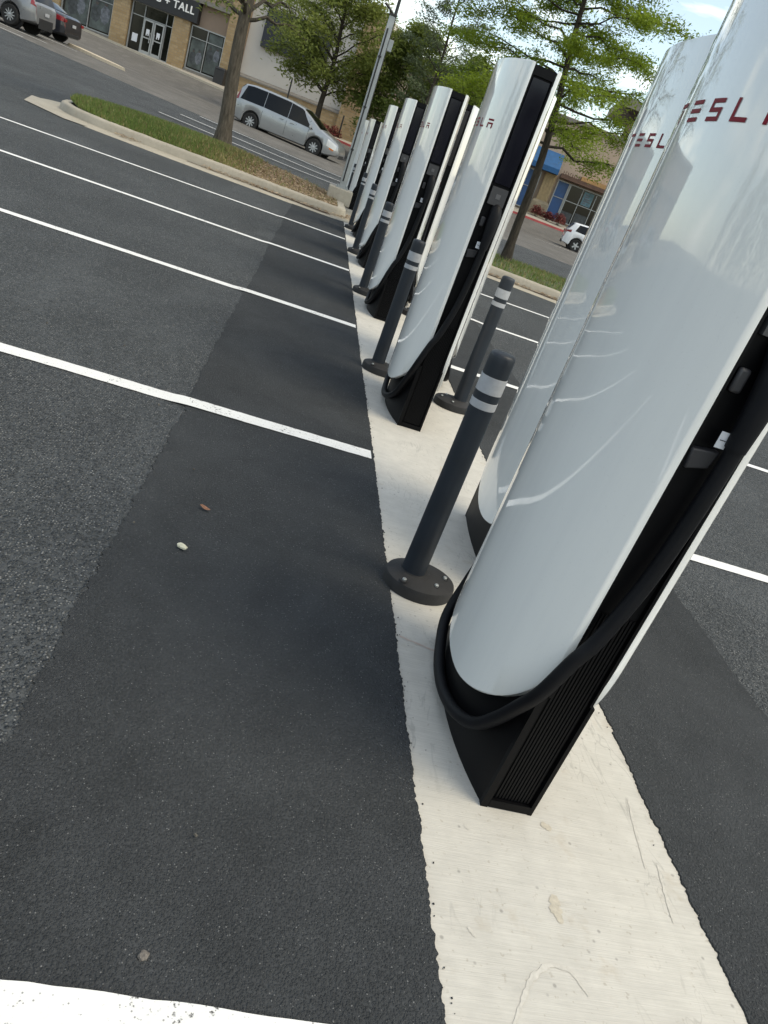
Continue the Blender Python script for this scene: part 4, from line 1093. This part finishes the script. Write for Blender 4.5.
# ------------------------------------------------------------------ trees
M_LEAF_CY = mk_leafmat('cypress_leaves', (.11,.16,.015), (.23,.31,.035), .5)
M_LEAF_OAK = mk_leafmat('oak_leaves', (.11,.14,.028), (.25,.29,.075), .5)
M_LEAF_OAK2 = mk_leafmat('oak_leaves_dark', (.08,.115,.026), (.20,.25,.06), .5)
M_LEAF_PALE = mk_leafmat('pale_tree_leaves', (.07,.095,.045), (.14,.175,.09), .35)
def tree(name, label, x, y, z, trunk_h, trunk_r, crown, nb, leaf, lmat, seed, nleaf, droop=.0, bark=M_BARK_, lean=(0, 0), top=None, flat=.35, spray=.5, jit=.25, cat='tree', twig_r=.5, hang=0, zmin=-9, top_r=.12):
    """crown: list of (height, radius); limbs leave the trunk all along it"""
    rnd = random.Random(seed)
    o = thing(name, label, cat, (x, y, z)); top = top or crown[-1][0]
    def trunk_at(h):
        k = h/top; return Vector((lean[0]*k+.06*math.sin(h*1.3+seed), lean[1]*k+.06*math.cos(h*1.1+seed), h))
    m = MB(); hs = frange(-.2, top*.97, .3)
    rr = lambda h: trunk_r*(1-(max(0, h)/top)**.8*(1-top_r)) + trunk_r*.45*max(0, 1-max(0, h)/.45)**2
    n = 14; R = []
    for h in hs:
        c = trunk_at(max(0, h)); c.z = h
        R.append([(c.x+rr(h)*(1+.06*math.sin(3*a+h*.7))*math.cos(a), c.y+rr(h)*(1+.06*math.sin(2*a+1))*math.sin(a), c.z) for a in [2*PI*k/n for k in range(n)]])
    m.rings(R); m.build('trunk', bark, o, smooth_deg=60)
    mb = MB(); anchors = []
    h0, h1 = crown[0][0], crown[-1][0]
    for b in range(nb):
        h = h0+(h1-h0)*((b+rnd.random())/nb)**.9
        a = b*2.399+rnd.uniform(-.5, .5); Lb = max(.25, interp(crown, h))*rnd.uniform(.65, 1.12)
        st = trunk_at(max(trunk_h*.85, h-flat*Lb)); d = Vector((math.cos(a), math.sin(a), 0))
        P = []; kk = rnd.uniform(-.3, .3)
        for s in range(7):
            t = s/6; side = Vector((-d.y, d.x, 0))
            P.append(st+d*(Lb*t)+side*(Lb*kk*t*t*.6)+Vector((0, 0, (h-st.z)*min(1, t*1.3)-droop*Lb*t*t+rnd.uniform(-.04, .04)*Lb)))
        r0 = max(.012, rr(st.z)*.42)
        mb.tube(P, [r0*(1-.85*s/6) for s in range(7)], 6)
        for s in range(2, 7):
            anchors.append((P[s], d, .45+.25*(s/6)))
            for q in range(2):
                sd = rnd.choice((-1, 1)); ang = rnd.uniform(.5, 1.2)*sd; dd = Vector((d.x*math.cos(ang)-d.y*math.sin(ang), d.x*math.sin(ang)+d.y*math.cos(ang), rnd.uniform(-.15, .3)-droop*.5))
                l = Lb*twig_r*rnd.uniform(.3, .7)*(1.1-s/9); e = P[s]+dd*l; mid = P[s]+dd*(l*.5)+Vector((0, 0, .05*l))
                mb.tube([P[s], mid, e], [r0*.28, r0*.18, .004], 4)
                anchors += [(mid, dd, .5), (e, dd, .6), (P[s]*.3+e*.7, dd, .55)]
    mb.build('branches', bark, o, smooth_deg=60)
    m = MB(); na = len(anchors)
    wts = [rnd.random()**1.6+.08 for _ in range(na)]      # uneven clumps, gaps between them
    for k in rnd.choices(range(na), wts, k=nleaf):
        p, d, w = anchors[k]
        g = Vector((rnd.gauss(0, 1), rnd.gauss(0, 1), rnd.gauss(0, .55)))*jit*w + d*rnd.uniform(-.2, .35)*spray
        if hang: g.z -= abs(rnd.gauss(0, hang))
        q = p+g
        if q.z < zmin: continue
        s = leaf*rnd.uniform(.6, 1.35)
        M = Matrix.Translation(q) @ Matrix.Rotation(rnd.uniform(0, 6.3), 4, 'Z') @ Matrix.Rotation(rnd.gauss(0, .6), 4, 'X') @ Matrix.Rotation(rnd.gauss(0, .6), 4, 'Y')
        m.poly([M @ Vector(v) for v in ((-s, 0, 0), (-.2*s, -s*.34, .05*s), (s, 0, -.1*s), (-.2*s, s*.34, .05*s))])
    m.build('crown', lmat, o, fix=False, smooth_deg=0)
    return o
# bald cypress on the right hand island
x2, y2 = 4.42, 16.85
tree('cypress_tree', 'bright green feathery cypress on the grass island right of the charging posts', x2, y2, terr(x2, y2)+.2, 1.9, .105,
     [(2.5, 2.3), (3.3, 2.6), (4.2, 2.35), (5.3, 1.9), (6.4, 1.3), (7.6, .5)], 60, .036, M_LEAF_CY, 5, 95000, droop=.12, bark=M_BARKD, top=7.8, flat=.12, spray=.55, jit=.20, twig_r=.6, hang=.05, top_r=.2, lean=(-.75, 0))
# tree whose trunk stands on the left island, crown mostly above the picture
x1, y1 = -2.22, 18.2
tree('shade_tree', 'grey barked tree with a bare trunk on the grass island left of the silver minivan', x1, y1, terr(x1, y1)+.27, 2.9, .17,
     [(2.75, 1.9), (4.2, 2.8), (5.5, 2.6), (7.2, 1.2)], 36, .05, M_LEAF_OAK, 8, 9000, droop=.16, top=7.4, flat=.3, jit=.25, hang=.10, top_r=.2)
def far_tree(name, label, r, f, *a, **k):
    x, y = rfxy(r, f); return tree(name, label, x, y, terr(x, y), *a, **k)
far_tree('oak_tree', 'leafy tree standing behind the silver minivan in front of the white shop wall', -11.55, 46.5, 2.0, .19,
     [(3.6, 2.2), (4.4, 3.5), (5.6, 3.8), (7.2, 3.4), (8.8, 2.3), (10, .9)], 44, .12, M_LEAF_OAK, 21, 26000, droop=.12, bark=M_BARKD, flat=.5, jit=.5, hang=.28, top_r=.2)
far_tree('oak_tree', 'dense dark tree behind the grey steel pole', -7.3, 47.5, 1.8, .2,
     [(1.6, 2.3), (2.6, 2.9), (4.2, 3.0), (5.6, 2.6), (7.0, 1.5), (7.8, .7)], 44, .12, M_LEAF_OAK2, 33, 26000, droop=.12, bark=M_BARKD, flat=.4, jit=.5, hang=.2, top_r=.2)
far_tree('pale_tree', 'tall thin crowned pale tree showing sky between its limbs above the charging posts', -5.6, 44, 2.4, .13,
     [(3.0, 1.5), (4.5, 1.9), (6.5, 1.8), (8.6, 1.5), (10.8, .7)], 40, .075, M_LEAF_PALE, 44, 15000, droop=.02, bark=M_BARKD, flat=.55, jit=.34, top_r=.2)
far_tree('oak_tree', 'rounded green tree half hidden by the fourth and third charging posts', -3.6, 48.5, 1.8, .18,
     [(2.0, 2.0), (3.2, 2.6), (5.0, 2.6), (6.6, 1.7), (7.4, .8)], 36, .12, M_LEAF_OAK2, 55, 18000, droop=.1, bark=M_BARKD, flat=.4, jit=.5, hang=.2, top_r=.2)

# the tree belt along the lot's west side: one mass, unseen, added for the glossy shells to mirror
rnd = random.Random(99); m = MB()
for k in range(26):
    y0 = -60+k*3.4+rnd.uniform(-1, 1); x0 = -44+rnd.uniform(-3, 3); hh = rnd.uniform(5.0, 9.5); rr_ = rnd.uniform(1.8, 3.2)
    if y0 > 22: continue
    for _ in range(420):
        a, u, q = rnd.uniform(0, 6.28), rnd.uniform(-1, 1), rnd.random()**.35; c = math.sqrt(1-u*u)
        p = Vector((x0+rr_*q*c*math.cos(a), y0+rr_*q*c*math.sin(a), terr(x0, y0)+hh*.58+hh*.42*q*u)); s_ = rnd.uniform(.2, .42)
        M = Matrix.Translation(p) @ Matrix.Rotation(rnd.uniform(0, 6.3), 4, 'Z') @ Matrix.Rotation(rnd.uniform(-1.2, 1.2), 4, 'X')
        m.poly([M @ Vector(v) for v in ((-s_, 0, 0), (0, -s_*.6, 0), (s_, 0, 0), (0, s_*.6, 0))])
    m.tube([(x0, y0, terr(x0, y0)-.1), (x0, y0, terr(x0, y0)+hh*.6)], [.2, .1], 7)
o = m.build('unseen_treeline', M_LEAF_OAK, fix=False, smooth_deg=0); o['kind'] = 'stuff'

# ------------------------------------------------------------------ sky, sun, camera
ELEV, AZ = 60, 116            # the sun's height; direction it shines from (degrees from +Y towards +X)
w = bpy.data.worlds.new('World'); sc.world = w; w.use_nodes = True; nt = w.node_tree; nt.nodes.clear()
N_ = lambda k, **kw: (lambda n: ([setattr(n, a, b) for a, b in kw.items()], n)[1])(nt.nodes.new(k))
out = N_('ShaderNodeOutputWorld'); bg = N_('ShaderNodeBackground'); sky = N_('ShaderNodeTexSky', sky_type='NISHITA')
sky.sun_disc = False; sky.sun_elevation = math.radians(ELEV); sky.sun_rotation = math.radians(AZ); sky.altitude = 150
sky.air_density = .9; sky.dust_density = 1.6; sky.ozone_density = .9
tc = N_('ShaderNodeTexCoord'); mp = N_('ShaderNodeMapping'); mp.inputs['Scale'].default_value = (1, 1, 2.6); mp.inputs['Location'].default_value = (1.3, 5.2, .9); nt.links.new(tc.outputs['Generated'], mp.inputs[0])
nz = N_('ShaderNodeTexNoise'); nz.inputs['Scale'].default_value = 3.4; nz.inputs['Detail'].default_value = 7; nz.inputs['Roughness'].default_value = .58; nz.inputs['Distortion'].default_value = .4
nt.links.new(mp.outputs[0], nz.inputs['Vector'])
rp = N_('ShaderNodeValToRGB'); e = rp.color_ramp.elements; e[0].position = .51; e[1].position = .74; e[0].color = (.05, .05, .05, 1); nt.links.new(nz.outputs['Fac'], rp.inputs[0])
mx = N_('ShaderNodeMix', data_type='RGBA'); nt.links.new(rp.outputs[0], mx.inputs[0]); nt.links.new(sky.outputs[0], mx.inputs[6]); mx.inputs[7].default_value = (8.2, 8.3, 8.3, 1)
nt.links.new(mx.outputs[2], bg.inputs[0]); bg.inputs[1].default_value = .14; nt.links.new(bg.outputs[0], out.inputs[0])
ld = bpy.data.lights.new('sun', 'SUN'); ld.energy = .8; ld.angle = math.radians(28); ld.color = (1, .93, .82)
lo = bpy.data.objects.new('sun', ld); COL.objects.link(lo)
d = Vector((math.sin(math.radians(AZ))*math.cos(math.radians(ELEV)), math.cos(math.radians(AZ))*math.cos(math.radians(ELEV)), math.sin(math.radians(ELEV))))
lo.rotation_euler = d.to_track_quat('Z', 'Y').to_euler(); lo.location = d*60

cd = bpy.data.cameras.new('camera'); co = bpy.data.objects.new('camera', cd); COL.objects.link(co); sc.camera = co
cd.sensor_fit = 'VERTICAL'; cd.sensor_height = 24; cd.lens = 744.018/1024*24; cd.clip_start = .05; cd.clip_end = 3000
Rv = Vector((0.94287602, -0.06217495, 0.32729052)); Uv = Vector((-0.26459025, 0.45719221, 0.84909792)); Fv = Vector((0.20242729, 0.88719195, -0.41462468))
mat = Matrix((Rv, Uv, -Fv)).transposed().to_4x4(); mat.translation = (0, 0, 1.33899)
co.matrix_world = mat
sc.render.engine = 'CYCLES'; sc.cycles.use_denoising = True
sc.cycles.max_bounces = 8; sc.cycles.transparent_max_bounces = 6
vs = sc.view_settings; vs.view_transform = 'Standard'; vs.look = 'None'; vs.exposure = 1.06; vs.gamma = 1; vs.use_curve_mapping = False
vs.use_white_balance = True; vs.white_balance_temperature = 7700; vs.white_balance_tint = 4   # the camera balanced for the bluish shade
